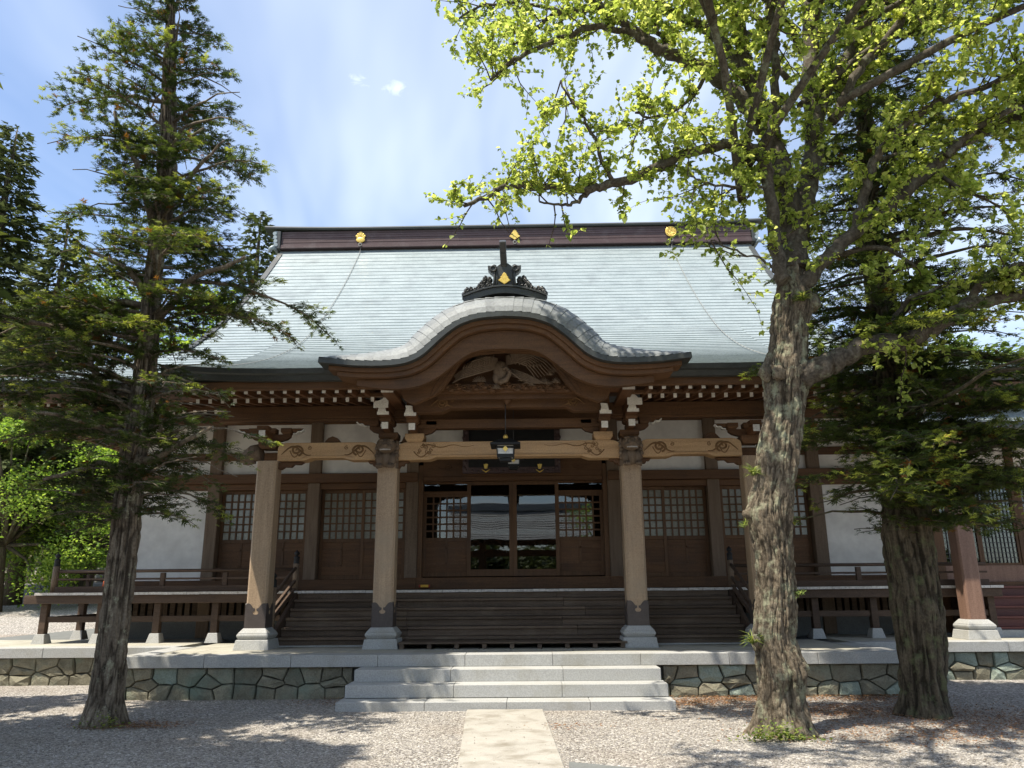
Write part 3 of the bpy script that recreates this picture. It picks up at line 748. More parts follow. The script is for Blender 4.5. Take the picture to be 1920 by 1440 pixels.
# cloud and dragon-like curls on the centre beam: dense scrolls trailing inward
def scrolls(parent, x, f):
    m = MB(); r = random.Random(4)
    for k in range(9):
        a = k*.7; cx = x+f*(.02+.055*k*.6); cz = ZB0+.20-.075*math.cos(k*1.1)-.01*k*.2
        P = spiral(cx, cz, YB-.002, .032+.008*(k % 3), 1.25, 1 if k % 2 else -1); m.tube(P, .0065, 5)
    w = [(x+f*(.1+.9*t), YB-.002, ZB0+.24+.028*math.sin(t*13)*(1-.5*t)) for t in [i/30 for i in range(31)]]
    m.tube(w, [.011*(1-.7*i/30) for i in range(31)], 5)
    w = [(x+f*(-.06+.25*t), YB-.002, ZB0+.15-.10*math.sin(t*3)) for t in [i/12 for i in range(13)]]
    m.tube(w, .010, 5)
    m.obj('scroll_carving', 'wood_groove', parent)
scrolls(b1, pc[1]+.52, 1); scrolls(b1, pc[2]-.52, -1)
# small carved brackets under the beam ends
for x, f in ((pc[0]+.17, 1), (pc[1]+.17, 1), (pc[2]-.17, -1), (pc[3]-.17, -1), (pc[1]-.17, -1), (pc[2]+.17, 1)):
    w_ = .46 if x in (pc[0]+.17, pc[3]-.17) else .20
    o = [(x, ZB0-.002), (x+f*w_, ZB0-.002), (x+f*w_*.85, ZB0-.045), (x+f*w_*.62, ZB0-.04), (x+f*w_*.5, ZB0-.09), (x+f*w_*.25, ZB0-.085), (x+f*w_*.12, ZB0-.13), (x, ZB0-.12)]
    MB().prism_y(o, YC-.06, YC+.06).obj('carved_bracket', 'wood_x', hall, .006, (x, YC, ZB0))

# lion heads on the two middle columns
def lion(x):
    m = MB(); y = YC-.19; z = 3.66
    m.ball((x, y-.07, z+.36), .165, n=14, sq=(1.02, .9, .82))            # skull
    m.ball((x, y-.19, z+.31), .105, n=12, sq=(1.25, .8, .62))            # muzzle
    m.ball((x, y-.27, z+.345), .042, n=8, sq=(1.4, .8, .8))              # nose
    for s in (-1, 1):
        m.ball((x+s*.085, y-.185, z+.405), .032, n=8); m.ball((x+s*.082, y-.19, z+.445), .045, n=8, sq=(1.3, .6, .5))
        m.ball((x+s*.165, y-.02, z+.42), .045, n=8, sq=(.7, .8, 1.2))
        for k in range(5):                                               # mane curls
            m.ball((x+s*(.165+.012*(k % 2)), y-.02-.03*(k % 2), z+.39-.065*k), .044, n=8)
            m.tube(spiral(x+s*.14, z+.38-.06*k, y-.08, .03, 1.2, s), .008, 5)
        m.tube([(x+s*.10, y-.02, z+.22), (x+s*.115, y-.10, z+.12), (x+s*.105, y-.14, z+.02)], [.075, .062, .05], 9)
        m.ball((x+s*.105, y-.17, z+.0), .06, n=10, sq=(1.1, 1.2, .7))    # paw
        for k in (-1, 0, 1):
            m.tube([(x+s*.105+k*.034, y-.215, z+.02), (x+s*.105+k*.036, y-.245, z-.015), (x+s*.105+k*.036, y-.235, z-.05)], [.02, .018, .006], 6)
    m.ball((x, y-.04, z+.13), .13, n=12, sq=(1, .8, 1.1))                # chest
    m.box(x-.19, x+.19, y+.02, YC-.1, z-.02, z+.46)
    o = m.obj('lion_carving', 'wood_grey_z', hall)
    t = MB()
    for k in range(-4, 5): t.box(x+k*.021-.008, x+k*.021+.008, y-.272+.004*k*k*.6, y-.245, z+.262, z+.282)
    t.obj('teeth', 'end_grain', o)
lion(pc[1]); lion(pc[2])
def side_beast(x, f):
    m = MB(); y = YC
    m.tube([(x, y, 3.98), (x+f*.16, y, 3.96), (x+f*.27, y, 3.90), (x+f*.36, y, 3.86), (x+f*.42, y, 3.90), (x+f*.43, y, 3.96)], [.16, .15, .11, .07, .05, .025], 10)
    m.tube([(x+f*.12, y, 3.84), (x+f*.24, y, 3.79), (x+f*.32, y, 3.78)], [.07, .05, .02], 8)
    for s in (-1, 1):
        m.ball((x+f*.20, y+s*.11, 4.02), .03, n=8)
        m.tube([(x+f*.30, y+s*.07, 3.86), (x+f*.37, y+s*.09, 3.82), (x+f*.42, y+s*.09, 3.86)], [.018, .015, .005], 6)
        for k in range(4): m.tube([(x+f*(.02+.05*k), y+s*(.15-.01*k), 4.02-.03*k), (x+f*(.08+.05*k), y+s*.16, 3.93-.03*k)], [.026, .008], 6)
    m.obj('beast_carving', 'wood_grey_z', hall)
side_beast(pc[0]-.16, -1); side_beast(pc[3]+.16, 1)

# bracket sets
def bracket_set(x, base_z, pale=False, tall=True, sides=(-1, 1)):
    m = MB(); y = YC-.02; z = base_z
    o = MB(); o.frustum(x, y, z, z+.06, .13, .13, .17, .17); o.box(x-.17, x+.17, y-.17, y+.17, z+.06, z+.145)
    root = o.obj('bracket_set', 'wood_pale_x' if pale else 'wood_x', hall, .005, (x, y, z))
    z += .145
    arm = lambda f: [(x, z), (x+f*.18, z), (x+f*.30, z+.035), (x+f*.36, z+.085), (x+f*.36, z+.13), (x, z+.13)]
    for f in sides:
        MB().prism_y(arm(f), y-.05, y+.05).obj('bracket_arm', 'wood_x', root, .004)
        bx = x+f*.29
        b = MB().frustum(bx, y, z+.13, z+.165, .065, .08, .095, .1); b.box(bx-.095, bx+.095, y-.1, y+.1, z+.165, z+.235); b.obj('bearing_block', 'wood_x', root, .003)
        # white-edged curl beyond the arm
        c = [(bx+f*.09, z+.235), (bx+f*.30, z+.235), (bx+f*.26, z+.20), (bx+f*.20, z+.205), (bx+f*.17, z+.165), (bx+f*.11, z+.165)]
        MB().prism_y(c, y-.045, y+.045).obj('curl_bracket', 'wood_x', root)
        e = [(bx+f*.115, z+.145), (bx+f*.165, z+.150), (bx+f*.20, z+.188), (bx+f*.255, z+.186), (bx+f*.305, z+.228), (bx+f*.315, z+.205), (bx+f*.265, z+.16), (bx+f*.21, z+.163), (bx+f*.17, z+.125), (bx+f*.12, z+.125)]
        MB().prism_y(e, y-.047, y+.047).obj('painted_edge', 'white_paint', root)
    # forward arm with white painted end
    MB().box(x-.055, x+.055, y-.50, y+.1, z+.0, z+.115).obj('bracket_arm', 'wood_y', root, .003)
    MB().box(x-.057, x+.057, y-.506, y-.501, z-.001, z+.117).obj('painted_end', 'white_paint', root)
    b = MB().frustum(x, y-.40, z+.115, z+.15, .07, .07, .10, .10); b.box(x-.10, x+.10, y-.50, y-.30, z+.15, z+.20); b.obj('bearing_block', 'wood_x', root, .003)
    b = MB().frustum(x, y, z+.13, z+.165, .07, .08, .10, .10); b.box(x-.10, x+.10, y-.1, y+.1, z+.165, z+.235); b.obj('bearing_block', 'wood_x', root, .003)
    if tall:
        z2 = z+.20
        MB().box(x-.10, x+.10, y-.72, y+.1, z2, z2+.055).obj('bracket_arm', 'wood_y', root, .003)
        MB().box(x-.102, x+.102, y-.727, y-.721, z2-.001, z2+.056).obj('painted_end', 'white_paint', root)
        c = [(x-.085, z2+.058), (x+.055, z2+.058), (x+.045, z2+.10), (x+.035, z2+.17), (x-.085, z2+.18), (x-.07, z2+.12)]
        MB().prism_y(c, y-.76, y-.70, 0).obj('painted_nose', 'white_paint', root, .004)
        MB().box(x-.065, x+.045, y-.70, y+.1, z2+.058, z2+.15).obj('bracket_arm', 'wood_y', root, .003)
    return root
bracket_set(pc[1], 4.14, False, True, (-1,)); bracket_set(pc[2], 4.14, False, True, (1,))
XB = [pc[1]+.47, pc[2]-.47]
bracket_set(XB[0], ZB1+.003, True, True, (1,)); bracket_set(XB[1], ZB1+.003, True, True, (-1,))
bracket_set(pc[0], 4.02, False, False); bracket_set(pc[3], 4.02, False, False)
# little frog-leg struts on the side beams
for x in ((pc[0]+pc[1])/2+.05, (pc[2]+pc[3])/2-.05+.45, pc[1]+.30, pc[2]-.30):
    o = [(x-.26, ZB1+.012), (x-.15, ZB1+.03), (x-.08, ZB1+.11), (x, ZB1+.14), (x+.08, ZB1+.11), (x+.15, ZB1+.03), (x+.26, ZB1+.012)]
    if abs(x-CX) < 2: o = [(CX+(q[0]-CX) if False else x+(q[0]-x)*.5, q[1]) for q in o]
    MB().prism_y(o, YC-.06, YC+.06).obj('frog_leg_strut', 'wood_x', hall, .006, (x, YC, ZB1))
# longitudinal eave beam resting on the brackets
for a, b in ((pc[0]-.95, XB[0]-.02), (XB[1]+.02, pc[3]+.95)):
    box('eave_beam', 'wood_x', hall, a, b, YC-.12, YC+.08, 4.57, 4.80, .01)
    box('eave_beam', 'wood_x', hall, a, b, YC-.10, YC+.06, 4.521, 4.568, .005)
# squared nose pieces with white notched plates beside the gable
for f, x in ((-1, pc[1]-.02), (1, pc[2]+.02)):
    o = MB().box(x-.12, x+.12, YC-.83, YC+.06, 4.60, 4.71).obj('beam_nose', 'wood_y', hall, .004)
    c = [(x-.125, 4.585), (x+.125, 4.585), (x+.125, 4.79), (x+.05 if f < 0 else x+.03, 4.79), (x+.03 if f < 0 else x-.03, 4.735), (x-.06, 4.70), (x-.125, 4.70)]
    if f > 0: c = [(2*x-q[0], q[1]) for q in c]
    MB().prism_y(c, YC-.86, YC-.831).obj('painted_end', 'white_paint', o)
for x in pc: 
    pass
# rafters: flying rafters above, base rafters below, white painted ends
def rafter_mesh(name, length, slope, w, h):
    m = MB(); m.bar((0, 0, 0), (0, length, length*slope), w, h, 0, 1); return m.mesh(name, ['wood_y', 'white_paint'])
RX0, RX1 = CX-5.35, CX+5.35
ZR1 = 4.735; ZR2 = 4.705
fly = rafter_mesh('flying_rafter', 1.0, .10, .062, .078); base = rafter_mesh('base_rafter', 3.9, .165, .058, .075)
fly_s = rafter_mesh('flying_rafter', .9, .12, .062, .078); base_s = rafter_mesh('base_rafter', 2.05, .165, .058, .075)
x = RX0
while x <= RX1+.01:
    if abs(x-CX) > 2.15: link('flying_rafter', fly, hall, (x, 12.15, ZR1))
    if abs(x-CX) > 2.2: link('base_rafter', base, hall, (x+.06, 12.66, ZR2))
    x += .2135
for a, b in ((RX0-.05, CX-1.9), (CX+1.9, RX1+.05)):
    box('rafter_bar', 'wood_x', hall, a, b, 12.60, 12.70, 4.742, 4.80, .004)
    box('eave_board', 'wood_x', hall, a, b, 12.02, 12.12, 4.735, 4.87, .006)
    m = MB(); m.add([(a, 12.03, 4.84), (b, 12.03, 4.84), (b, 16.7, 5.55), (a, 16.7, 5.55)], [(0, 3, 2, 1)]); m.add([(a, 12.03, 4.86), (b, 12.03, 4.86), (b, 16.7, 5.57), (a, 16.7, 5.57)], [(0, 1, 2, 3)]); m.obj('soffit_board', 'wood_y', hall)
# broad white-ended timber beside the gable foot
for f in (-1, 1):
    x = CX+f*1.96 + (.0 if f < 0 else .02)
    o = MB().bar((x, 12.16, 4.735), (x, 13.5, 4.76), .20, .08).obj('gable_foot_beam', 'wood_y', hall, .004, (x, 12.16, 4.7))
    box('painted_end', 'white_paint', o, x-.10, x+.10, 12.150, 12.157, 4.695, 4.775)
# main eaves either side of the porch roof, and the side eaves
ZM = 5.43; YE = 14.0; HE = 10.4; XG = 7.55; YR = 22.9
def g(d): return ZM+.42*d+.0388*d*d
for f in (-1, 1):
    a, b = (CX-HE+.1, CX-5.6) if f < 0 else (CX+5.6, CX+HE-.1)
    x = a+.1
    while x < b:
        link('flying_rafter', fly_s, hall, (x, 14.30, 5.08)); link('base_rafter', base_s, hall, (x+.06, 14.85, 5.02)); x += .2135
    box('rafter_bar', 'wood_x', hall, a, b, 14.80, 14.90, 5.062, 5.12); box('eave_board', 'wood_x', hall, a, b, 14.14, 14.24, 5.08, 5.25)
    m = MB(); m.add([(a, 14.15, 5.17), (b, 14.15, 5.17), (b, 16.7, 5.56), (a, 16.7, 5.56)], [(0, 3, 2, 1)]); m.obj('soffit_board', 'wood_y', hall)
sr = MB().bar((0, 0, 0), (1.9, 0, .30), .062, .08, 0, 1).mesh('side_rafter', ['wood_x', 'white_paint'])
srr = MB().bar((0, 0, 0), (-1.9, 0, .30), .062, .08, 0, 1).mesh('side_rafter', ['wood_x', 'white_paint'])
y = 14.5
while y < 30.5:
    link('side_rafter', sr, hall, (CX-HE+.3, y, 5.08))
    if y < 20: link('side_rafter', srr, hall, (CX+HE-.3, y, 5.08))
    y += .24
for f in (-1, 1):
    x0, x1 = CX+f*(HE-.14), CX+f*8.3
    m = MB(); m.add([(x0, 14.1, 5.17), (x1, 14.1, 5.5), (x1, 31, 5.5), (x0, 31, 5.17)], [(0, 3, 2, 1) if f > 0 else (0, 1, 2, 3)]); m.obj('soffit_board', 'wood_red_x', hall)
    box('eave_board', 'wood_y', hall, x0-.04, x0+.04, 14.15, 31, 5.08, 5.25)
    box('eave_beam', 'wood_y', hall, CX+f*9.0-.08, CX+f*9.0+.08, 15.2, 31, 5.0, 5.16)
box('eave_beam', 'wood_x', hall, CX-9.2, CX-5.6, 15.2, 15.35, 4.85, 5.03, .01); box('eave_beam', 'wood_x', hall, CX+5.6, CX+9.2, 15.2, 15.35, 4.85, 5.03, .01)

# plaque behind the tie beam
pl = MB(); px0, px1, pz0, pz1, py = CX-1.05, CX+1.02, 3.93, 4.98, YW-.42
pl.box(px0+.1, px1-.1, py+.03, py+.07, pz0+.1, pz1-.1)
plaque = tag(pl.obj('name_board', 'black_lacquer', None, 0, (CX, py, pz0)), 'large dark framed name board hung above the entrance doors, half hidden by the pale beam', 'name board')
fr = MB(); fr.box(px0, px1, py, py+.09, pz0, pz0+.12); fr.box(px0, px1, py, py+.09, pz1-.12, pz1); fr.box(px0, px0+.12, py, py+.09, pz0+.12, pz1-.12); fr.box(px1-.12, px1, py, py+.09, pz0+.12, pz1-.12)
r5 = random.Random(5)
for k in range(44):
    t = k/44
    fr.ball((px0+.06+t*(px1-px0-.12), py-.005, pz1-.07+r5.uniform(-.03, .03)), r5.uniform(.022, .042), n=7, sq=(1.3, .6, 1))
    if k % 3 == 0: fr.ball((px0+.06+t*(px1-px0-.12), py-.005, pz0+.05+r5.uniform(-.02, .02)), .03, n=7, sq=(1.3, .6, 1))
for s in (px0+.05, px1-.05):
    for k in range(7): fr.ball((s+r5.uniform(-.03, .03), py-.005, pz0+.1+k*.13), .045, n=7, sq=(1, .6, 1.2))
fr.obj('carved_frame', 'ridge_wood', plaque)

# ---------------------------------------------------------------- roof
def upturn(x, y):
    """eaves rise towards the corners"""
    dx_ = max(0, abs(x-CX)-4.5)/5.9; dy_ = max(0., abs(y-YR)-4.0)/4.9
    dd = min(HE-abs(x-CX), abs(y-YR)*-1+8.9)
    return .05*dx_**2.2*dy_**2.2*max(0., 1-max(dd, 0)/3.2)
def sawtooth(rows_d, step=.020):
    o = []
    for i, d in enumerate(rows_d[:-1]):
        o.append((d, step)); o.append((rows_d[i+1], 0.0))
    return o
def lims(d):
    return (HE-d) if d < HE-XG else XG
mb = MB()
cw = .19; nd = int(8.9/cw)+1
rows = [8.9*i/nd for i in range(nd+1)]
SEG = 40
for side in (1, -1):
    for i in range(nd):
        d0, d1 = rows[i], rows[i+1]
        A = []; B = []; C0 = []
        for k in range(SEG+1):
            u = -1+2*k/SEG
            x0 = CX+u*lims(d0); x1 = CX+u*lims(d1)
            if d0 < HE-XG < d1: x1 = CX+u*XG
            y0 = YR-side*(8.9-d0); y1 = YR-side*(8.9-d1)
            A.append((x0, y0, g(d0)+upturn(x0, y0)+.018)); B.append((x1, y1, g(d1)+upturn(x1, y1)))
            C0.append((x0, y0, g(d0)+upturn(x0, y0)-.004))
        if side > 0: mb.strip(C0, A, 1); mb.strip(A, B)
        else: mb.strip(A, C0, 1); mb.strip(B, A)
    # hip skirts at both gable ends
    for i in range(int((HE-XG)/cw)+1):
        d0 = i*cw; d1 = min((i+1)*cw, HE-XG)
        if d1 <= d0: break
        A = []; B = []; C0 = []
        for k in range(SEG+1):
            u = -1+2*k/SEG
            y0 = YR+u*(8.9-d0); y1 = YR+u*(8.9-d1); x0 = CX+side*(HE-d0); x1 = CX+side*(HE-d1)
            A.append((x0, y0, g(d0)+upturn(x0, y0)+.018)); B.append((x1, y1, g(d1)+upturn(x1, y1)+.0)); C0.append((x0, y0, g(d0)+upturn(x0, y0)-.004))
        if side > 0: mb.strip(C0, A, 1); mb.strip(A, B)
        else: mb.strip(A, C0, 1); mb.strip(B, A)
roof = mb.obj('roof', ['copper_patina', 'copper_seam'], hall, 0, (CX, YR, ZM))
tag(roof, 'pale green copper roof laid in fine courses')
# porch roof, a lower slope running up into the main roof
def kz(y): t = y-11.8; return 5.0+.32*t-.0027*t*t+.00356*t**3
kb = MB(); y = 11.8; KX0, KX1 = CX-5.56, CX+5.56
KTOP = 18.6
n = int((KTOP-11.8)/.18)
def kup(x): return .10*(max(0, abs(x-CX)-3.6)/2)**2
for i in range(n):
    y0 = 11.8+(KTOP-11.8)*i/n; y1 = 11.8+(KTOP-11.8)*(i+1)/n
    XS = [[KX0+(KX1-KX0)*k/30 for k in range(31)]] if y0 > 12.95 else [[KX0+(CX-2.15-KX0)*k/12 for k in range(13)], [CX+2.15+(KX1-CX-2.15)*k/12 for k in range(13)]]
    f0 = max(0, 1-(y0-11.8)/3); f1 = max(0, 1-(y1-11.8)/3)
    for X in XS:
        A = [(x, y0, kz(y0)+kup(x)*f0+.018) for x in X]; B = [(x, y1, kz(y1)+kup(x)*f1) for x in X]; C0 = [(x, y0, kz(y0)+kup(x)*f0-.004) for x in X]
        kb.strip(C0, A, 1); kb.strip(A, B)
for x in (KX0, KX1):
    ysd = [11.8+.4*k for k in range(18)]
    A = [(x, yy, kz(yy)+kup(x)*max(0, 1-(yy-11.8)/3)+.01) for yy in ysd]; B = [(x, yy, max(4.98, kz(yy)-.9) if yy > 14 else kz(yy)-.18+kup(x)*max(0, 1-(yy-11.8)/3)) for yy in ysd]
    kb.strip(A, B)
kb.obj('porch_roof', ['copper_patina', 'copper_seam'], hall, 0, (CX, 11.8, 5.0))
# thick dark eave edges
X = [KX0+(KX1-KX0)*k/30 for k in range(31)]
for (a, b) in ((0, 9), (21, 30)):
    m = MB(); xs_ = X[a:b+1]
    F = [(x, 11.78, kz(11.8)+kup(x)+.018) for x in xs_]; G = [(x, 11.80, kz(11.8)+kup(x)-.06) for x in xs_]
    H = [(x, 11.86, kz(11.8)+kup(x)-.075) for x in xs_]; I = [(x, 11.90, kz(11.8)+kup(x)-.155) for x in xs_]; J = [(x, 12.2, kz(11.8)+kup(x)-.15) for x in xs_]
    m.strip(G, F); m.strip(H, G); m.strip(I, H); m.strip(J, I); m.obj('eave_edge', 'copper_dark', hall)
def edge(Pf, inward):
    """eave edge along a row of points; inward: unit vector towards the building"""
    m = MB(); iv = Vector(inward)
    R_ = lambda o, dz: [Vector(p)+iv*o+Vector((0, 0, dz)) for p in Pf]
    a, b, c, d, e = R_(-.02, .02), R_(0, -.07), R_(.06, -.085), R_(.10, -.18), R_(.45, -.17)
    fl = -1 if iv.y > .5 or iv.x < -.5 else 1
    for s, t in ((b, a), (c, b), (d, c), (e, d)): m.strip(s, t)
    return m.obj('eave_edge', 'copper_dark', hall)
for f in (-1, 1):
    P = []
    for k in range(13):
        x = CX+f*(5.5+(HE-5.5)*k/12); P.append((x, YE, g(0)+upturn(x, YE)))
    edge(P, (0, 1, 0))
    P = []
    for k in range(25):
        y = 14.0+17.8*k/24; P.append((CX+f*HE, y, g(0)+upturn(CX+f*HE, y)))
    edge(P, (-f, 0, 0))
# gable walls and verge rolls
for f in (-1, 1):
    x = CX+f*(XG-.35)
    P = [(x, YR-8.9+d, g(d)-.05) for d in [2.85+i*.55 for i in range(12)]]
    mid = P+[(x, 2*YR-p[1], p[2]) for p in P[::-1]]
    m = MB().add([p for p in mid], [tuple(range(len(mid)))]); m.obj('gable_wall', 'wood_z', hall)
    for s in (1, -1):
        V = [(CX+f*(XG+.02), YR-s*(8.9-d), g(d)+.0) for d in [2.6+i*.4 for i in range(16)]]
        m = MB(); m.strip([(p[0], p[1], p[2]+.05) for p in V], [(p[0], p[1], p[2]-.22) for p in V]); m.strip([(p[0]-f*.0, p[1], p[2]+.05) for p in V], [(p[0]-f*.16, p[1], p[2]+.052) for p in V]); m.obj('verge_board', 'copper_dark', hall)
# lightning conductors down the roof
XWL = pt(676, 448, 22.6).x; XWR = pt(1258, 438, 22.6).x
for x, nm in ((XWL, 0), (XWR, 1)):
    P = []
    d = 8.75
    P.append((x+(.05), YR-.25, g(8.9)+.22))
    yy = YR-.3
    while yy > 11.7: P.append((x, yy, max(kz(yy) if yy < KTOP else 0, g(yy-14.0) if yy > 14 else 0)+.05)); yy -= .3
    MB().tube(P, .008, 5).obj('lightning_wire', 'wire', hall)
# ridge
RZ = 12.18; XR0, XR1 = CX-7.5, CX+7.55
ridge = box('ridge', 'ridge_wood', hall, XR0, XR1, YR-.30, YR+.30, RZ, RZ+.08)
for k in range(6):
    box('ridge_board', 'ridge_wood', ridge, XR0+.01, XR1-.01, YR-.26-.006*(k % 2), YR+.26, RZ+.081+k*.079, RZ+.081+k*.079+.074, .006)
box('ridge_board', 'ridge_wood', ridge, XR0, XR1, YR-.31, YR+.31, RZ-.05, RZ-.002, .006)
zt = RZ+.56
rp = [(-.34, 0), (-.36, .05), (-.30, .115), (-.12, .165), (.12, .165), (.30, .115), (.36, .05), (.34, 0)]
m = MB()
sec = []
for k in range(31):
    u = -1+2*k/30; x = CX+u*8.05; z = zt+.10*max(0, abs(u)-.55)**2*4
    sec.append([(x, YR+p[0], z+p[1]) for p in rp])
for a, b in zip(sec[:-1], sec[1:]):
    m.strip(b, a)
    m.add([a[0], a[-1], b[-1], b[0]], [(0, 1, 2, 3)])
m.add(sec[0], [tuple(range(8))]); m.add(sec[-1], [tuple(range(8))[::-1]])
m.obj('ridge_cap', 'copper_dark', ridge)
for f in (-1, 1):
    x = XR0 if f < 0 else XR1
    m = MB(); m.box(x-(.12 if f < 0 else -.004), x+(.12 if f > 0 else -.004), YR-.33, YR+.33, RZ-.05, zt-.005)
    m.obj('ridge_end', 'copper_dark', ridge, .01)
    m = MB()
    for k in range(4):
        m.tube([(x+f*(.14+.02*k), YR-.34, RZ+.08+.13*k), (x+f*(.14+.02*k), YR+.34, RZ+.08+.13*k)], .062, 12)
    m.tube([(x+f*.15, YR-.36, RZ-.02), (x+f*.30, YR-.36, RZ-.08), (x+f*.34, YR-.36, RZ-.2)], [.09, .07, .03], 8)
    m.box(x+f*.12, x+f*.2, YR-.3, YR+.3, RZ-.1, zt)
    m.obj('end_scroll', 'copper_patina', ridge)
# gold crests on the ridge
def tiered(x, z, s):
    h = [(0, 1), (.42, .60), (.26, .58), (.68, .16), (.48, .12), (.98, -.32)]
    return [(x+s*a, z+s*b) for a, b in h]+[(x, z-s)]+[(x-s*a, z+s*b) for a, b in h[:0:-1]]
ye = YR-.285
m = MB().prism_y(tiered(CX+.02, RZ+.31, .18), ye-.03, ye); m.obj('gold_crest', 'gold', ridge, .012)['label'] = 'gold tiered diamond crest in the middle of the ridge'
def ring(m, x, z, y, r, rr=.012, n=20): m.tube([(x+r*math.cos(2*math.pi*i/n), y, z+r*math.sin(2*math.pi*i/n)) for i in range(n+1)], rr, 5, cap=False)
xk = XWL; m = MB()
for a, ln in ((0, .20), (-.55, .17), (.55, .17), (-1.15, .14), (1.15, .14)):
    m.ball((xk+math.sin(a)*ln*.75, ye-.01, RZ+.27+math.cos(a)*ln*.75), ln*.42, n=10, sq=(.75, .25, 1.1))
for k in range(-3, 4): m.ball((xk+k*.045, ye-.02, RZ+.44-.012*k*k+.01), .026, n=8, sq=(1, .5, 1.4))
m.ball((xk, ye-.005, RZ+.22), .13, n=12, sq=(1.15, .2, .75))
m.obj('gold_crest', 'gold', ridge)['label'] = 'gold leaf-cluster crest on the left part of the ridge'
xk = XWR; m = MB(); n = 24
m.prism_y([(xk+.175*math.cos(2*math.pi*i/n), RZ+.33+.175*math.sin(2*math.pi*i/n)) for i in range(n)], ye-.02, ye)
ring(m, xk, RZ+.33, ye-.022, .165, .016); ring(m, xk, RZ+.33, ye-.022, .045, .014, 12)
for k in range(8):
    a = k*math.pi/4
    m.tube([(xk+.05*math.cos(a), ye-.024, RZ+.33+.05*math.sin(a)), (xk+.155*math.cos(a), ye-.024, RZ+.33+.155*math.sin(a))], .012, 5)
    m.ball((xk+.12*math.cos(a+.39), ye-.02, RZ+.33+.12*math.sin(a+.39)), .032, n=7, sq=(1, .4, 1))
m.obj('gold_crest', 'gold', ridge)['label'] = 'round gold wheel crest on the right part of the ridge'
for x in (XWL, CX+.02, XWR):
    m = MB(); ring(m, x, RZ+.03, YR-.34, .05, .012, 14); m.box(x-.02, x+.02, YR-.34, YR-.30, RZ+.07, RZ+.10); m.obj('hook_ring', 'wire', ridge)

# ---------------------------------------------------------------- curved porch gable
KL = [(598, 670), (625, 672), (664, 675.6), (716, 676), (755, 671.7), (781, 661), (800, 645.6), (820, 627), (846, 606.6), (867, 596), (898.5, 587), (945, 583)]
YK = 11.4
prof = [pt(px_, py_, YK) for px_, py_ in KL]
cxk = prof[-1].x
half = [(cxk-p.x, p.z) for p in prof]                  # distance from the axis, height
half = [(u, z) for u, z in half][::-1]                 # from crown outwards
hs = catmull(half, 5)
hs[0] = np.array([0, half[0][1]])
pr = [(cxk-q[0], q[1]) for q in hs[::-1]]+[(cxk+q[0], q[1]) for q in hs[1:]]
def resample(P, n):
    P = np.array(P); d = np.concatenate([[0], np.cumsum(np.hypot(*np.diff(P, axis=0).T))]); t = np.linspace(0, d[-1], n)
    return np.stack([np.interp(t, d, P[:, 0]), np.interp(t, d, P[:, 1])], 1)
PRF = resample(pr, 89)
def offs(P, o):
    T = np.gradient(P, axis=0); T /= np.linalg.norm(T, axis=1, keepdims=True); Nn = np.stack([-T[:, 1], T[:, 0]], 1)
    return P + Nn*o*(WK if o > .05 and len(P) == 89 else 1)
rowsK = [(0, YK), (.10, YK+.03), (.20, YK+.10), (.29, YK+.20), (.37, YK+.34), (.43, YK+.54), (.455, YK+.85), (.46, 13.0), (.46, 17.6)]
WK = np.minimum(1, 1.25*np.maximum(0, 1-np.abs(np.linspace(-1, 1, 89)))**.62+.12)[:, None]
kf = MB().box(CX-1.2, CX+1.2, 12.6, 12.7, 4.78, 4.9).obj('porch_gable', 'wood_x', hall, 0, (cxk, YK, 5.0))
tag(kf, 'curved gable of the porch with carved crane and dark bargeboard')
G = [offs(PRF, o) for o, _ in rowsK]
ns = 22
bounds = [int(round(i*88/44)) for i in range(45)]
for s in range(44):
    i0, i1 = bounds[s], bounds[s+1]
    m = MB(); lift = .013
    # lower edge of each sheet (away from the crown) stands proud of the next one
    low_first = s < 22
    def off_at(i):
        t = (i-i0)/(i1-i0); return lift*(1-t) if low_first else lift*t
    idx = list(range(i0, i1+1))
    Rr = []
    for r_, (o, y) in enumerate(rowsK):
        Q = offs(PRF, o+.0)
        T = offs(PRF, o+.02)
        Rr.append([(Q[i][0]+(T[i][0]-Q[i][0])*off_at(i)/.02, y, Q[i][1]+(T[i][1]-Q[i][1])*off_at(i)/.02) for i in idx])
    for a, b in zip(Rr[:-1], Rr[1:]): m.strip(a, b, 0, False)
    e = i0 if low_first else i1; ei = 0 if low_first else len(idx)-1
    A = [r_[ei] for r_ in Rr]; B = [(offs(PRF, o-.01)[e][0], y, offs(PRF, o-.01)[e][1]) for o, y in rowsK]
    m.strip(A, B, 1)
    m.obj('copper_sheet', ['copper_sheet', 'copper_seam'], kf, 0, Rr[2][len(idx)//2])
# cross joints over the crown
for o, y in ((.295, YK+.205), (.435, YK+.56)):
    Q = offs(PRF, o+.012)
    MB().tube([(Q[i][0], y, Q[i][1]) for i in range(34, 55)], .006, 4).obj('sheet_joint', 'copper_dark', kf)
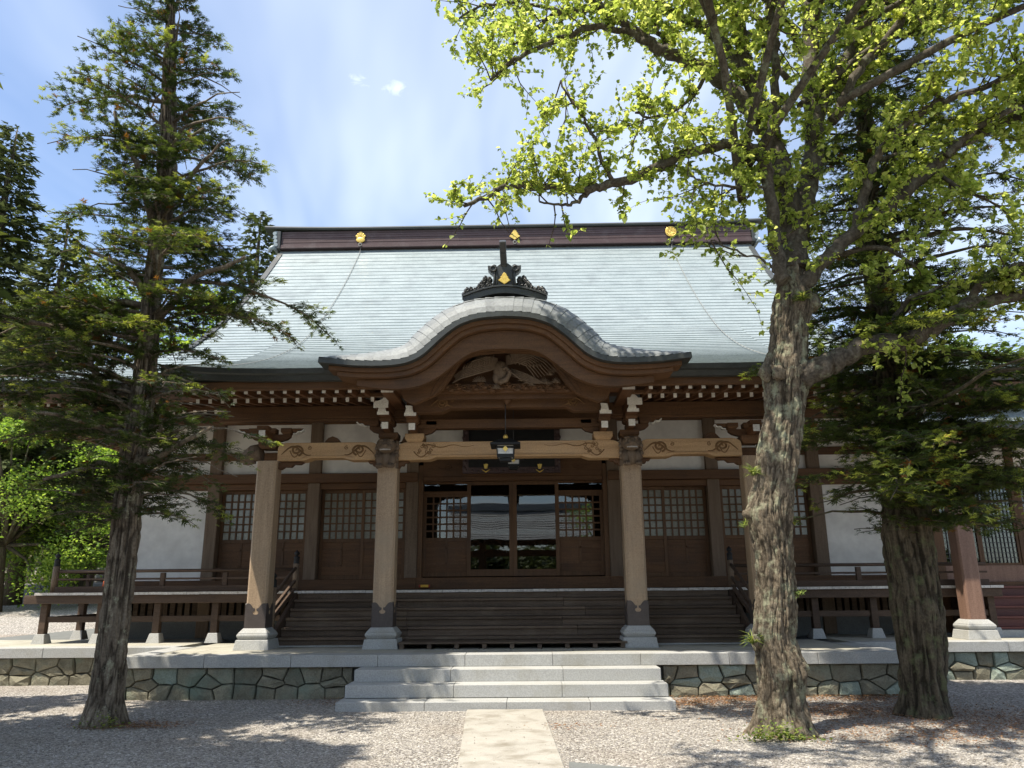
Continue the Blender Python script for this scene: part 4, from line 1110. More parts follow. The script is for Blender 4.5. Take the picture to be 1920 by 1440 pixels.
# edge bands and bargeboards beneath
def band(o0, o1, y0, y1, name, m_, i0=0, i1=88, org=None):
    A = offs(PRF, o0)[i0:i1+1]; B = offs(PRF, o1)[i0:i1+1]; m = MB(); n = len(A)
    F0 = [(a[0], y0, a[1]) for a in A]; F1 = [(b[0], y0, b[1]) for b in B]; K0 = [(a[0], y1, a[1]) for a in A]; K1 = [(b[0], y1, b[1]) for b in B]
    m.strip(F1, F0); m.strip(K1, F1, 0, True); m.strip(F0, K0, 0, True); m.strip(K0, K1)
    m.add([F0[0], F1[0], K1[0], K0[0]], [(0, 1, 2, 3)]); m.add([F0[-1], F1[-1], K1[-1], K0[-1]], [(0, 3, 2, 1)])
    return m.obj(name, m_, kf)
band(-.004, -.085, YK-.02, 12.2, 'edge_band', 'copper_dark')
band(-.089, -.155, YK+.10, 12.25, 'edge_band', 'wood_x', 2, 86)
band(-.159, -.225, YK+.16, 12.3, 'edge_band', 'wood_x', 4, 84)
def bargeboard(o0, w_mid, w_end, y0, y1, i0, i1, m_='wood_x'):
    A = offs(PRF, o0); n = len(A)
    W = [w_mid+(w_end-w_mid)*abs((i-44)/(44-i0))**1.5 for i in range(n)]
    T = np.gradient(PRF, axis=0); T /= np.linalg.norm(T, axis=1, keepdims=True)
    B = [(A[i][0]+T[i][1]*W[i], A[i][1]-T[i][0]*W[i]) for i in range(n)]
    r_ = range(i0, i1+1); m = MB()
    F0 = [(A[i][0], y0, A[i][1]) for i in r_]; F1 = [(B[i][0], y0, B[i][1]) for i in r_]; K0 = [(A[i][0], y1, A[i][1]) for i in r_]; K1 = [(B[i][0], y1, B[i][1]) for i in r_]
    m.strip(F1, F0); m.strip(K1, F1, 0, True); m.strip(F0, K0); m.strip(K0, K1)
    m.add([F0[0], F1[0], K1[0], K0[0]], [(0, 1, 2, 3)]); m.add([F0[-1], F1[-1], K1[-1], K0[-1]], [(0, 3, 2, 1)])
    return m
bargeboard(-.229, .30, .10, YK+.28, YK+.40, 8, 80).obj('bargeboard', 'wood_x', kf)
MB().tube([(p[0], YK+.275, p[1]) for p in offs(PRF, -.245)[10:79]], .008, 5).obj('bead', 'wood_x', kf)
# inner board with the arched opening
ih = [(0, 658), (49, 660), (75, 667), (86, 676), (101, 700), (112, 716), (124, 729), (135, 738)]
inner = []
YI = 12.15
for dxp, py_ in ih:
    p = pt(948+dxp, py_, YI); inner.append((p.x-pt(948, py_, YI).x, p.z))
foot = [(pt(948+158, 752, YI).x-pt(948, 752, YI).x, pt(948+158, 762, YI).z)]
outer = [(0, 5.72), (.5, 5.66), (1.0, 5.40), (1.35, 5.08), (1.6, 4.86), (1.72, 4.75), (1.66, 4.56), (1.50, 4.50)]
iz = [(q[0], q[1]) for q in inner]
for f in (-1, 1):
    polyA = [(cxk+f*q[0], q[1]) for q in outer]; polyB = [(cxk+f*q[0], q[1]) for q in iz]
    # join: outer from crown out, then inner back to the crown
    ra = resample(polyA, 26); rb = resample(polyB, 26)
    m = MB()
    Fo = [(p[0], YI, p[1]) for p in ra]; Fi = [(p[0], YI, p[1]) for p in rb]; Ko = [(p[0], YI+.14, p[1]) for p in ra]; Ki = [(p[0], YI+.14, p[1]) for p in rb]
    if f > 0: m.strip(Fi, Fo); m.strip(Ki, Fi); m.strip(Fo, Ko); m.strip(Ko, Ki)
    else: m.strip(Fo, Fi); m.strip(Fi, Ki); m.strip(Ko, Fo); m.strip(Ki, Ko)
    m.add([Fo[-1], Fi[-1], Ki[-1], Ko[-1]], [(0, 1, 2, 3)])
    m.obj('inner_board', 'wood_x', kf, .0)
    for o_ in (.03, .07):
        rc = rb+(ra-rb)*o_/.3
        MB().tube([(p[0], YI-.004, p[1]) for p in rc[3:]], .007, 5).obj('bead', 'wood_x', kf)
gb = offs(PRF, -.3)[22:67]
MB().prism_y([(p[0], p[1]) for p in gb]+[(gb[-1][0], 4.7), (gb[0][0], 4.7)], 12.72, 12.78).obj('gable_back', 'wood_x', kf)
# soffit of the gable
m = MB(); B_ = offs(PRF, -.5)[12:77]
m.strip([(p[0], 11.9, p[1]+.28) for p in B_], [(p[0], 12.75, p[1]+.28) for p in B_], 0, True); m.obj('gable_soffit', 'wood_y', kf)
# upper rainbow beam under the carving
ub = koryo('rainbow_beam', XB[0]-.08, XB[1]+.08, 4.53, 4.83, 12.95, 13.15, 'wood_x', .62, .05, .07)
arabesque('swirl_carving', ub, XB[0]+.55, 4.70, 12.945, .085, 1); arabesque('swirl_carving', ub, XB[1]-.55, 4.70, 12.945, .085, -1)
box('beam_cover', 'wood_x', hall, XB[0]-.1, XB[1]+.1, 12.9, 13.2, 4.835, 4.86, .004)
box('inner_lintel', 'wood_x', hall, XB[0]-.1, XB[1]+.1, 13.5, 13.7, 4.36, 4.52, .004)

# carving: clouds below, crane above
YV = 12.45
m = MB(); r6 = random.Random(6)
for k in range(15):
    x = cxk-.98+k*.14; z = 4.86+.035*math.sin(k*2.1)+.02*(7-abs(k-7))/7
    sz = .05+.022*((k*7) % 3)/2
    P = spiral(x, z, YV+.06, sz, 1.5, 1 if k % 2 else -1, .0); m.tube([(p[0], p[1]-.02*math.sin(i*.2), p[2]) for i, p in enumerate(P)], .014, 6)
    m.ball((x+.05, YV+.09, z-.04), .05, n=8, sq=(1.2, .8, .8))
m.box(cxk-1.1, cxk+1.1, YV+.1, YV+.2, 4.82, 4.92)
m.obj('cloud_carving', 'wood_x', kf)
m = MB()
def U(u, v): q = pt(948, v+2, YV); return (cxk+.0088*(u-948), YV, q.z)     # carving laid out in a local grid
def feather(P, r0, r1): m.tube([Vector(U(u, v))+Vector((0, dy_, 0)) for u, v, dy_ in P], [r0+(r1-r0)*i/(len(P)-1) for i in range(len(P))], 6)
# body, neck and head
m.ball(U(938, 692), .14, n=12, sq=(.95, .6, 1.2)); m.ball(U(932, 706), .10, n=10, sq=(.9, .6, 1.1))
feather([(935, 715, -.04), (948, 712, -.07), (956, 700, -.09), (948, 690, -.10), (942, 694, -.12)], .055, .03)
m.ball(Vector(U(955, 698))+Vector((0, -.1, 0)), .04, n=8); feather([(955, 698, -.12), (966, 706, -.13), (978, 716, -.12)], .018, .005)
# left wing: long feathers fanning left and down
for k in range(9):
    a = k/8
    feather([(932, 672+2*k, -.02), (912-1*k, 668+3.5*k, -.05), (885-3*k, 676+4*k, -.05), (868-4*k+a*10, 690+3.2*k, -.03), (848-2*k+a*22, 702+1.0*k, -.01)], .022, .007)
for k in range(12): feather([(925-5*k, 664+1.6*k, -.04), (921-5*k, 680+1.0*k, -.07)], .016, .010)
# right wing: arched over the right side
for k in range(8):
    feather([(948, 668+2*k, -.02), (970, 660+2.6*k, -.05), (1000-2*k, 664+3*k, -.05), (1024-4*k, 676+3.0*k, -.03), (1046-6*k, 698+1.5*k, -.01)], .022, .007)
for k in range(9): feather([(955+7*k, 664+1.8*k, -.04), (960+7*k, 682+1.2*k, -.06)], .014, .009)
# tail feathers and pine twigs
for k in range(5): feather([(958, 690+3*k, -.01), (985, 700+3*k, -.03), (1010, 712+1.5*k, -.02), (1030+3*k, 722-2*k, 0)], .014, .006)
for k in range(22):
    cx_, cy_ = r6.choice([(880, 716), (896, 712), (912, 718), (925, 722), (985, 716), (1000, 722), (1020, 718), (1038, 712), (890, 674), (900, 668), (1035, 700)])
    cx_ += r6.uniform(-7, 7); cy_ += r6.uniform(-5, 5)
    for j in range(7):
        a = math.pi*(j/6); m.tube([U(cx_, cy_), Vector(U(cx_+8*math.cos(a), cy_-8*math.sin(a)))+Vector((0, -.02, 0))], [.008, .005], 4)
m.obj('crane_carving', 'wood_grey_z', kf)
MB().lathe(cxk, 12.86, [(.0, 4.62), (.03, 4.64), (.07, 4.70), (.105, 4.78), (.11, 4.86), (.08, 4.92), (0, 4.93)], 14).obj('pendant_boss', 'wood_x', kf)

# crest ornament standing on the crown
YO_ = YK+.42
ozb = pt(945, 550, YO_).z-.085
orn = MB()
def OP(u, v): return (cxk+u, ozb+v)
arc = [(-.66, -.09), (-.5, -.02), (-.35, .03), (-.18, .07), (0, .085), (.18, .07), (.35, .03), (.5, -.02), (.66, -.09)]
orn.prism_y([OP(u, v) for u, v in arc]+[OP(u*1.03, v+.105) for u, v in arc[::-1]], YO_-.03, YO_+.16)
orn.prism_y([OP(u*1.04, v+.108) for u, v in arc]+[OP(u*1.06, v+.135) for u, v in arc[::-1]], YO_-.06, YO_+.18)
ornament = orn.obj('ridge_ornament', 'ornament_black', kf)
pb = [(0, .62), (.06, .61), (.115, .57), (.15, .52), (.16, .47), (.155, .30), (.16, .20), (.13, .16), (.08, .175), (.04, .155), (0, .17)]
plate = [OP(u, v) for u, v in pb]+[OP(-u, v) for u, v in pb[-2:0:-1]]
o_ = MB().prism_y(plate, YO_-.01, YO_+.12)
for f in (-1, 1):
    o_.prism_y([OP(f*u, v) for u, v in [(.13, .57), (.17, .585), (.225, .56), (.275, .565), (.272, .50), (.235, .45), (.19, .42), (.15, .42)]], YO_-.04, YO_+.10)
    o_.tube([(cxk+f*.185+.045*math.cos(a), YO_-.05, ozb+.505+.045*math.sin(a)) for a in [i*.5 for i in range(14)]], .016, 6)
    o_.tube([(cxk+f*.17, YO_-.03, ozb+.47), (cxk+f*.165, YO_-.03, ozb+.32), (cxk+f*.175, YO_-.03, ozb+.22)], .022, 6)
    o_.tube([(cxk+f*.125, YO_-.03, ozb+.47), (cxk+f*.12, YO_-.03, ozb+.32), (cxk+f*.13, YO_-.03, ozb+.22)], .012, 6)
o_.obj('crest_plate', 'ornament_black', ornament, .008)
for f in (-1, 1):
    m = MB()
    for (u, v, r_) in ((.255, .34, .062), (.32, .37, .05), (.35, .31, .055), (.28, .25, .06), (.40, .26, .052), (.44, .21, .045), (.36, .21, .055), (.22, .24, .05), (.50, .17, .04), (.44, .15, .045), (.56, .18, .05), (.62, .16, .06), (.655, .10, .06), (.60, .09, .05), (.57, .12, .045), (.53, .10, .04), (.66, .04, .045)):
        m.ball((cxk+f*u, YO_+.05, ozb+v-.01), r_, n=9, sq=(1, .8, 1))
        m.tube(spiral(cxk+f*u, ozb+v, YO_+.05-r_*.8, r_*.7, 1.3, f), .010, 5)
    m.obj('cloud_curls', 'ornament_black', ornament)
MB().prism_y(tiered(cxk, ozb+.335, .105), YO_-.045, YO_-.012).obj('gold_crest', 'gold', ornament, .008)
m = MB()
pole = [(cxk, YO_+.10, ozb+.50), (cxk-.01, YO_+.0, ozb+.62), (cxk-.018, YO_-.14, ozb+.76), (cxk-.02, YO_-.26, ozb+.90)]
for a, b in zip(pole[:-1], pole[1:]): m.bar(a, b, .105, .105)
m.obj('crest_pole', 'ornament_black', ornament, .01)
m = MB(); m.tube([(cxk, YK+.60, ozb-.02+.25), (cxk, 13, ozb+.30), (cxk, 16.5, ozb+.30)], .16, 12); m.obj('gable_ridge', 'copper_dark', kf)

# ---------------------------------------------------------------- veranda
FE = 15.1                                              # front edge of the floor
ver = MB()
bw = .245; bmesh_ = MB().box(-bw/2+.002, bw/2-.002, 0, YW-.17-FE, -.045, 0).mesh('floor_board', ['wood_y'])
bcap = MB().box(-bw/2+.002, bw/2-.002, -.004, 0, -.046, .001).mesh('board_end', ['end_grain'])
ex0, ex1 = CX-9.16, CX+9.14
x = ex0+bw/2
while x < ex1:
    z_ = ZF+rnd.uniform(-.002, .002)
    b_ = link('floor_board', bmesh_, hall, (x, FE+rnd.uniform(-.004, .004), z_)); link('board_end', bcap, b_, WP[b_.name])
    x += bw
# side verandas running back
sb = MB().box(0, 8.8-.75, -.12, .12, -.045, 0)
for f in (-1, 1):
    y = YW-.04
    me_ = MB().box(-.36, .36, -.12, .12, -.045, 0).mesh('floor_board', ['wood_x'])
    while y < 28:
        link('floor_board', me_, hall, (CX+f*8.8, y, ZF)); y += .245
    box('edge_beam', 'wood_y', hall, CX+f*9.02-.06, CX+f*9.02+.06, FE+.15, 28, ZF-.21, ZF-.048, .006)
for a, b in ((ex0-.22, CX-4.3), (CX+4.3, ex1+.06)):
    box('edge_beam', 'wood_rail', hall, a, b, FE+.04, FE+.16, ZF-.205, ZF-.047, .008)
def under_post(x, y, top=ZF-.206, w=.065):
    o = box('veranda_post', 'wood_rail', hall, x-w, x+w, y-w, y+w, ZP+.17, top, .008)
    MB().frustum(x, y, ZP-.01, ZP+.17, .13, .13, .088, .088).obj('stone_base', 'granite', o, .006)
ups = [-9.32, -8.22, -7.12, -6.0, -4.95]
for x in ups: under_post(x, FE+.2)
for x in [-2*0+7.62-1.1*k for k in range(0, 4)]+[8.72]: under_post(x, FE+.2)
for k in range(1, 5):
    under_post(-9.3, FE+.2+k*1.25); under_post(8.7, FE+.2+k*1.25)
box('tie_rail', 'wood_rail', hall, -9.32, -4.75, FE+.17, FE+.22, ZP+.38, ZP+.49, .006)
box('tie_rail', 'wood_rail', hall, 4.2, 8.72, FE+.17, FE+.22, ZP+.38, ZP+.49, .006)
box('tie_rail', 'wood_rail', hall, -9.33, -9.27, FE+.3, FE+6, ZP+.385, ZP+.485, .006)

# railings
def giboshi(m, x, y, z):
    m.lathe(x, y, [(.052, z), (.056, z+.006), (.056, z+.022), (.052, z+.03), (.052, z+.10), (.056, z+.105), (.056, z+.125), (.045, z+.135), (.028, z+.145), (.026, z+.158), (.04, z+.168), (.051, z+.188), (.050, z+.208), (.036, z+.228), (.014, z+.243), (.006, z+.262), (0, z+.264)], 14)
def newel(parent, x, y, z0, z1, w=.055):
    o = MB().lathe(x, y, [(0, z0), (w, z0), (w, z1), (0, z1)], 12).obj('newel_post', 'wood_grey_z' if z1 < 2.2 else 'wood_rail', parent)
    m = MB(); giboshi(m, x, y, z1-.002); m.obj('finial', 'black_lacquer', o)
    return o
def railing(name, label, x0, x1, xs_, y=FE+.14, back=True, nx=None, xback=None):
    t = thing(name, label, 'railing', ((x0+x1)/2, y, ZF), 'railings along the front veranda')
    MB().tube([(x0, y, ZF+.40), (x1, y, ZF+.40)], .032, 10).obj('top_rail', 'wood_rail', t)
    box('middle_rail', 'wood_rail', t, x0, x1, y-.028, y+.028, ZF+.232, ZF+.268, .004)
    box('bottom_rail', 'wood_rail', t, x0, x1, y-.05, y+.05, ZF+.004, ZF+.115, .006)
    for x in xs_: box('baluster', 'wood_rail', t, x-.045, x+.045, y-.036, y+.036, ZF+.115, ZF+.362, .006)
    if nx is not None:
        newel(t, nx, y, ZF+.003, ZF+.50, .062)
        MB().tube([(nx, y+.06, ZF+.40), (nx, 27, ZF+.40)], .032, 10).obj('top_rail', 'wood_rail', t)
        box('middle_rail', 'wood_rail', t, nx-.028, nx+.028, y+.06, 27, ZF+.232, ZF+.268, .004)
        box('bottom_rail', 'wood_rail', t, nx-.05, nx+.05, y+.06, 27, ZF+.004, ZF+.115, .006)
        for k in range(9): box('baluster', 'wood_rail', t, nx-.036, nx+.036, y+1.2*(k+1)-.045, y+1.2*(k+1)+.045, ZF+.115, ZF+.362, .006)
    return t
railing('veranda_railing', 'dark wooden veranda railing left of the porch, with black capped corner post', -9.14, -4.55, [-8.15, -7.07, -5.85, -5.0], nx=-9.18)
railing('veranda_railing', 'dark wooden veranda railing right of the porch, behind the two right trunks', 3.95, 8.72, [4.9, 6.3, 7.4, 8.4])

# wooden stairs across the porch
stairs = thing('wooden_stairs', 'wide weathered plank stairs between the stone platform and the veranda floor', 'stairs', (CX, 14, ZP))
SX0, SX1 = -4.38, 3.78
nst = 6; y0s, y1s = 13.95, FE+.02
for i in range(nst):
    ya = y0s+(y1s-y0s)*i/(nst-1)-.0; z = ZP+(ZF-ZP)*(i+1)/nst
    cuts = sorted([SX0, SX1]+[c+rnd.uniform(-.5, .5) for c in (-2.2, 0.6)])
    for a, b in zip(cuts[:-1], cuts[1:]):
        if i < nst-1: box('tread_board', 'wood_weathered_x', stairs, a+.002, b-.002, ya-.025, ya+.26, z-.048, z-.002+rnd.uniform(-.002, .001), .005)
        h0 = z-(ZF-ZP)/nst
        box('riser_board', 'wood_weathered_x', stairs, a+.002, b-.002, ya+.012, ya+.034, h0+.0, z-.05, .003)
box('base_strip', 'granite', stairs, SX0, SX1, 13.88, 13.97, ZP+.001, ZP+.022)
for x in (SX0-.04, SX1+.04):
    poly = [(13.9, ZP+.0), (13.9, ZP+.25), (FE+.02, ZF-.02), (FE+.06, ZP+.0)]
    vs = [(x-.03, yy, zz) for yy, zz in poly]+[(x+.03, yy, zz) for yy, zz in poly]
    MB().add(vs, [(0, 1, 2, 3), (7, 6, 5, 4), (0, 4, 5, 1), (1, 5, 6, 2), (2, 6, 7, 3), (3, 7, 4, 0)]).obj('stringer', 'wood_rail', stairs)
for nm, x, lab in (('stair_railing', SX0-.10, 'sloping dark stair railing with two black capped posts beside the leftmost porch column'), ('stair_railing', SX1+.10, 'sloping dark stair railing with black capped posts beside the thick knotty trunk')):
    t = thing(nm, lab, 'railing', (x, 14, ZP), 'railings beside the wooden stairs')
    newel(t, x, 13.92, ZP, 1.63, .058); newel(t, x, FE+.12, ZF+.003, 2.07, .058)
    MB().tube([(x, 13.95, 1.50), (x, 14.4, 1.66), (x, 14.85, 1.86), (x, FE+.09, 1.99)], .030, 10).obj('top_rail', 'wood_rail', t)
    for dz, h in ((.20, .045), (.36, .07)):
        MB().bar((x, 13.95, 1.46-dz), (x, FE+.09, 1.95-dz), .05, h).obj('lower_rail', 'wood_rail', t)
# low slatted step in the middle bay
duck = thing('low_step', 'low dark wooden step board on the platform at the foot of the plank stairs', 'step', (CX, 13.4, ZP))
box('top_board', 'wood_weathered_x', duck, pc[1]+.30, pc[2]-.22, 13.28, 13.9, ZP+.075, ZP+.10, .004)
for k in range(9):
    x = pc[1]+.36+k*.455; box('foot', 'wood_weathered_x', duck, x-.035, x+.035, 13.3, 13.88, ZP+.001, ZP+.074)

# ---------------------------------------------------------------- small things on the porch
def lantern(x, y, ztop, zrod, s, label):
    t = thing('hanging_lantern', label, 'lantern', (x, y, ztop-.45*s), 'black and white lanterns hanging in the porch')
    m = MB(); w = .19*s
    m.frustum(x, y, ztop-.07*s, ztop, w, w, w*.35, w*.35); m.box(x-w*1.0, x+w*1.0, y-w, y+w, ztop-.092*s, ztop-.07*s); m.obj('lantern_roof', 'black_lacquer', t)
    b = MB(); h0, h1 = ztop-.092*s, ztop-.235*s
    for a in (-1, 1):
        for c in (-1, 1): b.bar((x+a*.11*s, y+c*.11*s, h0), (x+a*.100*s, y+c*.100*s, h1), .014*s, .014*s)
    for z, q in ((h0-.025*s, .112), (h1, .104), ((h0+h1)/2-.05*s, .102)):
        b.box(x-q*s, x+q*s, y-q*s, y-q*s+.012, z-.012*s, z+.012*s); b.box(x-q*s, x+q*s, y+q*s-.012, y+q*s, z-.012*s, z+.012*s)
        b.box(x-q*s, x-q*s+.012, y-q*s+.013, y+q*s-.013, z-.012*s, z+.012*s); b.box(x+q*s-.012, x+q*s, y-q*s+.013, y+q*s-.013, z-.012*s, z+.012*s)
    b.box(x-.075*s, x+.075*s, y-.075*s, y+.075*s, h1-.05*s, h1-.013*s)
    b.obj('lantern_frame', 'black_lacquer', t)
    MB().frustum(x, y, h1, h0, .093*s, .093*s, .102*s, .102*s).obj('lantern_panel', 'lantern_panel', t)
    MB().prism_y([(x, (h0+h1)/2+.065*s), (x+.034*s, (h0+h1)/2+.025*s), (x, (h0+h1)/2-.015*s), (x-.034*s, (h0+h1)/2+.025*s)], y-.125*s, y-.114*s).obj('gold_crest', 'gold', t)
    MB().lathe(x, y, [(0, ztop-.0), (.02*s, ztop), (.035*s, ztop+.03*s), (.02*s, ztop+.06*s), (0, ztop+.065*s)], 10).obj('finial', 'gold', t)
    MB().tube([(x, y, ztop+.05*s), (x, y, zrod)], .009, 6).obj('rod', 'iron', t)
lantern(-.35, 12.90, 4.03, 4.66, 1.32, 'black-roofed lantern with white panels and gold crest hanging on a rod under the crane carving')
lantern(-.25, 15.0, 4.14, 5.15, 1.1, 'second hanging lantern, lower and partly behind the front one')
for px_, lab in ((911, 'gold hook fitting on the dark lintel left of the lanterns'), (1012, 'gold hook fitting on the dark lintel right of the lanterns')):
    p = pt(px_, 877, YW-.62); m = MB(); x, z, y = p.x, p.z, p.y
    m.frustum(x, y, z-.02, z+.06, .025, .03, .045, .03); m.box(x-.045, x+.045, y-.03, y+.03, z+.06, z+.075)
    m.tube([(x-.085, y-.01, z-.035), (x-.045, y-.01, z-.06), (x, y-.01, z-.09), (x+.045, y-.01, z-.06), (x+.085, y-.01, z-.035)], [.006, .014, .018, .014, .006], 6)
    m.bar((x, y, z+.07), (x, YW-.4, z+.12), .02, .02)
    tag(m.obj('gold_fitting', 'gold', None, 0, (x, y, z)), lab, 'fitting', 'gold fittings on the lintel')
p = pt(796, 1092, YW-.25)
m = MB().box(p.x-.11, p.x+.11, p.y-.05, p.y+.05, 1.605, 1.66); o = m.obj('small_sign', 'red_plastic', None, .004, (p.x, p.y, 1.605))
tag(o, 'small yellow and red marker lying on the sill left of the glass doors', 'marker')
box('yellow_band', 'yellow_plastic', o, p.x-.075, p.x+.085, p.y-.054, p.y-.0505, 1.609, 1.658)
# traffic cone beyond the left veranda
cp = pt(199, 1078, 30.5); gzc = gz(cp.x, 30.5)
m = MB().lathe(cp.x, 30.5, [(.15, gzc+.03), (.13, gzc+.06), (.03, gzc+.72), (0, gzc+.72)], 14); m.box(cp.x-.2, cp.x+.2, 30.3, 30.7, gzc, gzc+.03)
tag(m.obj('traffic_cone', 'orange_plastic', None, 0, (cp.x, 30.5, gzc)), 'orange cone seen beside the left conifer trunk, beyond the railing', 'traffic cone')

# ---------------------------------------------------------------- wing on the right
wing = thing('side_wing', 'lower wooden wing joined to the hall on the right, with lattice windows and red-brown steps', 'building', (10.5, 16, ZP))
porch_column(8.13, 14.86, .33, 4.25, 'wood_pillar_red', False, wing, .965, .29)
box('roof_beam', 'wood_x', wing, 7.2, 14.5, 14.78, 14.94, 4.25, 4.42, .008)
m = MB(); nd2 = 16
for i in range(nd2):
    y0 = 13.95+i*.18; y1 = y0+.18; z0 = 4.47+.36*(y0-13.95); z1 = 4.47+.36*(y1-13.95)
    m.strip([(6.9, y0, z0-.01), (15, y0, z0-.01)], [(6.9, y0, z0+.018), (15, y0, z0+.018)]); m.strip([(6.9, y0, z0+.018), (15, y0, z0+.018)], [(6.9, y1, z1), (15, y1, z1)])
m.obj('roof', 'copper_patina', wing)
box('fascia', 'copper_dark', wing, 6.9, 15, 13.97, 14.05, 4.34, 4.455)
m = MB().add([(6.9, 14.05, 4.40), (15, 14.05, 4.40), (15, 16.6, 5.2), (6.9, 16.6, 5.2)], [(0, 3, 2, 1)]); m.obj('soffit_board', 'wood_y', wing)
wz0, wz1 = 1.78, 3.66
for x in (8.55, 10.3, 12.1, 13.9): box('wall_post', 'wood_z', wing, x-.08, x+.08, 16.5, 16.68, ZP, 5.0, .006)
box('wall_beam', 'wood_x', wing, 8.3, 14.5, 16.48, 16.5, 3.7, 3.9); box('wall_panel', 'plaster', wing, 8.3, 14.5, 16.56, 16.62, 3.9, 5.0)
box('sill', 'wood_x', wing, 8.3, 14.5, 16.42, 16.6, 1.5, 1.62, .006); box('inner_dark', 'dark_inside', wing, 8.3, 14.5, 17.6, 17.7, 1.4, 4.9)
box('sill_board', 'wood_pillar_red', wing, 8.63, 10.22, 16.5, 16.6, 1.62, 1.95, .004)
for a, b in ((8.63, 9.42), (9.42, 10.22), (10.38, 11.2), (11.2, 12.02), (12.18, 13.0), (13.0, 13.82)):
    m = MB(); m.box(a, a+.05, 16.52, 16.57, 1.95, 3.7); m.box(b-.05, b, 16.52, 16.57, 1.95, 3.7); m.box(a+.05, b-.05, 16.52, 16.57, 1.95, 2.0); m.box(a+.05, b-.05, 16.52, 16.57, 3.64, 3.7)
    w_ = m.obj('window', 'wood_z', wing, .003)
    l = MB()
    for k in range(1, 9): l.box(a+.05+(b-a-.1)*k/9-.006, a+.05+(b-a-.1)*k/9+.006, 16.53, 16.545, 2.0, 3.64)
    for k in range(1, 16): l.box(a+.05, b-.05, 16.532, 16.543, 2.0+1.64*k/16-.006, 2.0+1.64*k/16+.006)
    l.obj('lattice', 'iron', w_)
    box('pane', 'window_glass', w_, a+.05, b-.05, 16.55, 16.555, 2.0, 3.64)
for k in range(5):
    z = ZP+.15+.185*(k); box('step_board', 'wood_red_x', wing, 8.62, 13.5, 15.35+.22*k, 15.62+.22*k, z-.02, z+.02, .004); box('step_riser', 'wood_red_x', wing, 8.62, 13.5, 15.40+.22*k, 15.42+.22*k, z-.166, z-.021)
box('base_stone', 'granite', wing, 8.62, 13.5, 15.2, 15.6, ZP-.01, ZP+.12)

# ---------------------------------------------------------------- trees
def trunk_mesh(name, rows, Y, m, parent, nseg=96, dz=.03, ridge=.05, knot=.0, seed=0, flare=.0, ridges=11, twist=.3, yoff=None, lump=.0, wf=.93, plate=9., crack=.02):
    """rows: (py, x left, x right) of the outline in the photograph, bottom first"""
    C_, Rr = [], []
    for py_, xl, xr in rows:
        a, b = pt(xl, py_, Y), pt(xr, py_, Y); C_.append(((a.x+b.x)/2, (a.z+b.z)/2)); Rr.append(abs(b.x-a.x)/2*wf)
    Z = np.array([c[1] for c in C_]); X = np.array([c[0] for c in C_]); Rr = np.array(Rr)
    Z[0] = min(Z[0], -.05)
    zz = np.arange(Z[0], Z[-1], dz)
    # smooth interpolation
    def ip(V): 
        v = np.interp(zz, Z, V); k = max(3, int(.14/dz)); ker = np.ones(k)/k
        return np.convolve(np.pad(v, k, mode='edge'), ker, 'same')[k:-k]
    xx, rr = ip(X), ip(Rr)
    vs = []; cr = []
    for i, z in enumerate(zz):
        for j in range(nseg):
            a = 2*math.pi*j/nseg; r = rr[i]
            ca, sa = math.cos(a+twist*z*.3), math.sin(a+twist*z*.3)
            # long bark ridges, broken lengthwise, plus knots
            v = Vector((ca*ridges*.28, sa*ridges*.28, z*.9+seed))
            n1 = mn.noise(v*1.0)
            n2 = mn.noise(Vector((ca*ridges*.7, sa*ridges*.7, z*2.6+seed+9)))
            n3 = mn.noise(Vector((ca*1.3, sa*1.3, z*1.1+seed+30))); n6 = mn.noise(Vector((ca*ridges*1.5, sa*ridges*1.5, z*5.5+seed+19)))
            d = ridge*(-abs(n1)*1.6+.35) + ridge*.55*(-abs(n2)*1.4+.2) + ridge*.38*n6
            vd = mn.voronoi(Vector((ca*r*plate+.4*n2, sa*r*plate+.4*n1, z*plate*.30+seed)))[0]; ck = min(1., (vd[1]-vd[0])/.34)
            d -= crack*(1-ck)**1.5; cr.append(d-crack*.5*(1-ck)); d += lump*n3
            if knot > 0:
                n4 = mn.noise(Vector((ca*2.6, sa*2.6, z*4.2+seed+50))); n5 = mn.noise(Vector((ca*7, sa*7, z*9+seed+70)))
                d += knot*(abs(n4)-.15) + knot*.45*n5
            fl = flare*max(0, 1-(z+.05)/.45)**2*(1+.5*math.cos(3*a+seed))
            q = r*(1+fl)+d
            vs.append((xx[i]+q*math.cos(a), Y+(0 if yoff is None else yoff)+q*math.sin(a), z))
    mb = MB(); k = len(zz)
    fs = [(i*nseg+j, i*nseg+(j+1) % nseg, (i+1)*nseg+(j+1) % nseg, (i+1)*nseg+j) for i in range(k-1) for j in range(nseg)]
    mb.add(vs, fs, 0, True)
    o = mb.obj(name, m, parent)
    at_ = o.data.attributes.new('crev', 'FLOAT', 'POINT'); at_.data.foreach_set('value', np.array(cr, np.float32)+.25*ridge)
    return o, (lambda z: (float(np.interp(z, zz, xx)), float(np.interp(z, zz, rr))))
def rnd_unit(): 
    v = Vector((rnd.gauss(0, 1), rnd.gauss(0, 1), rnd.gauss(0, 1))); return v.normalized()

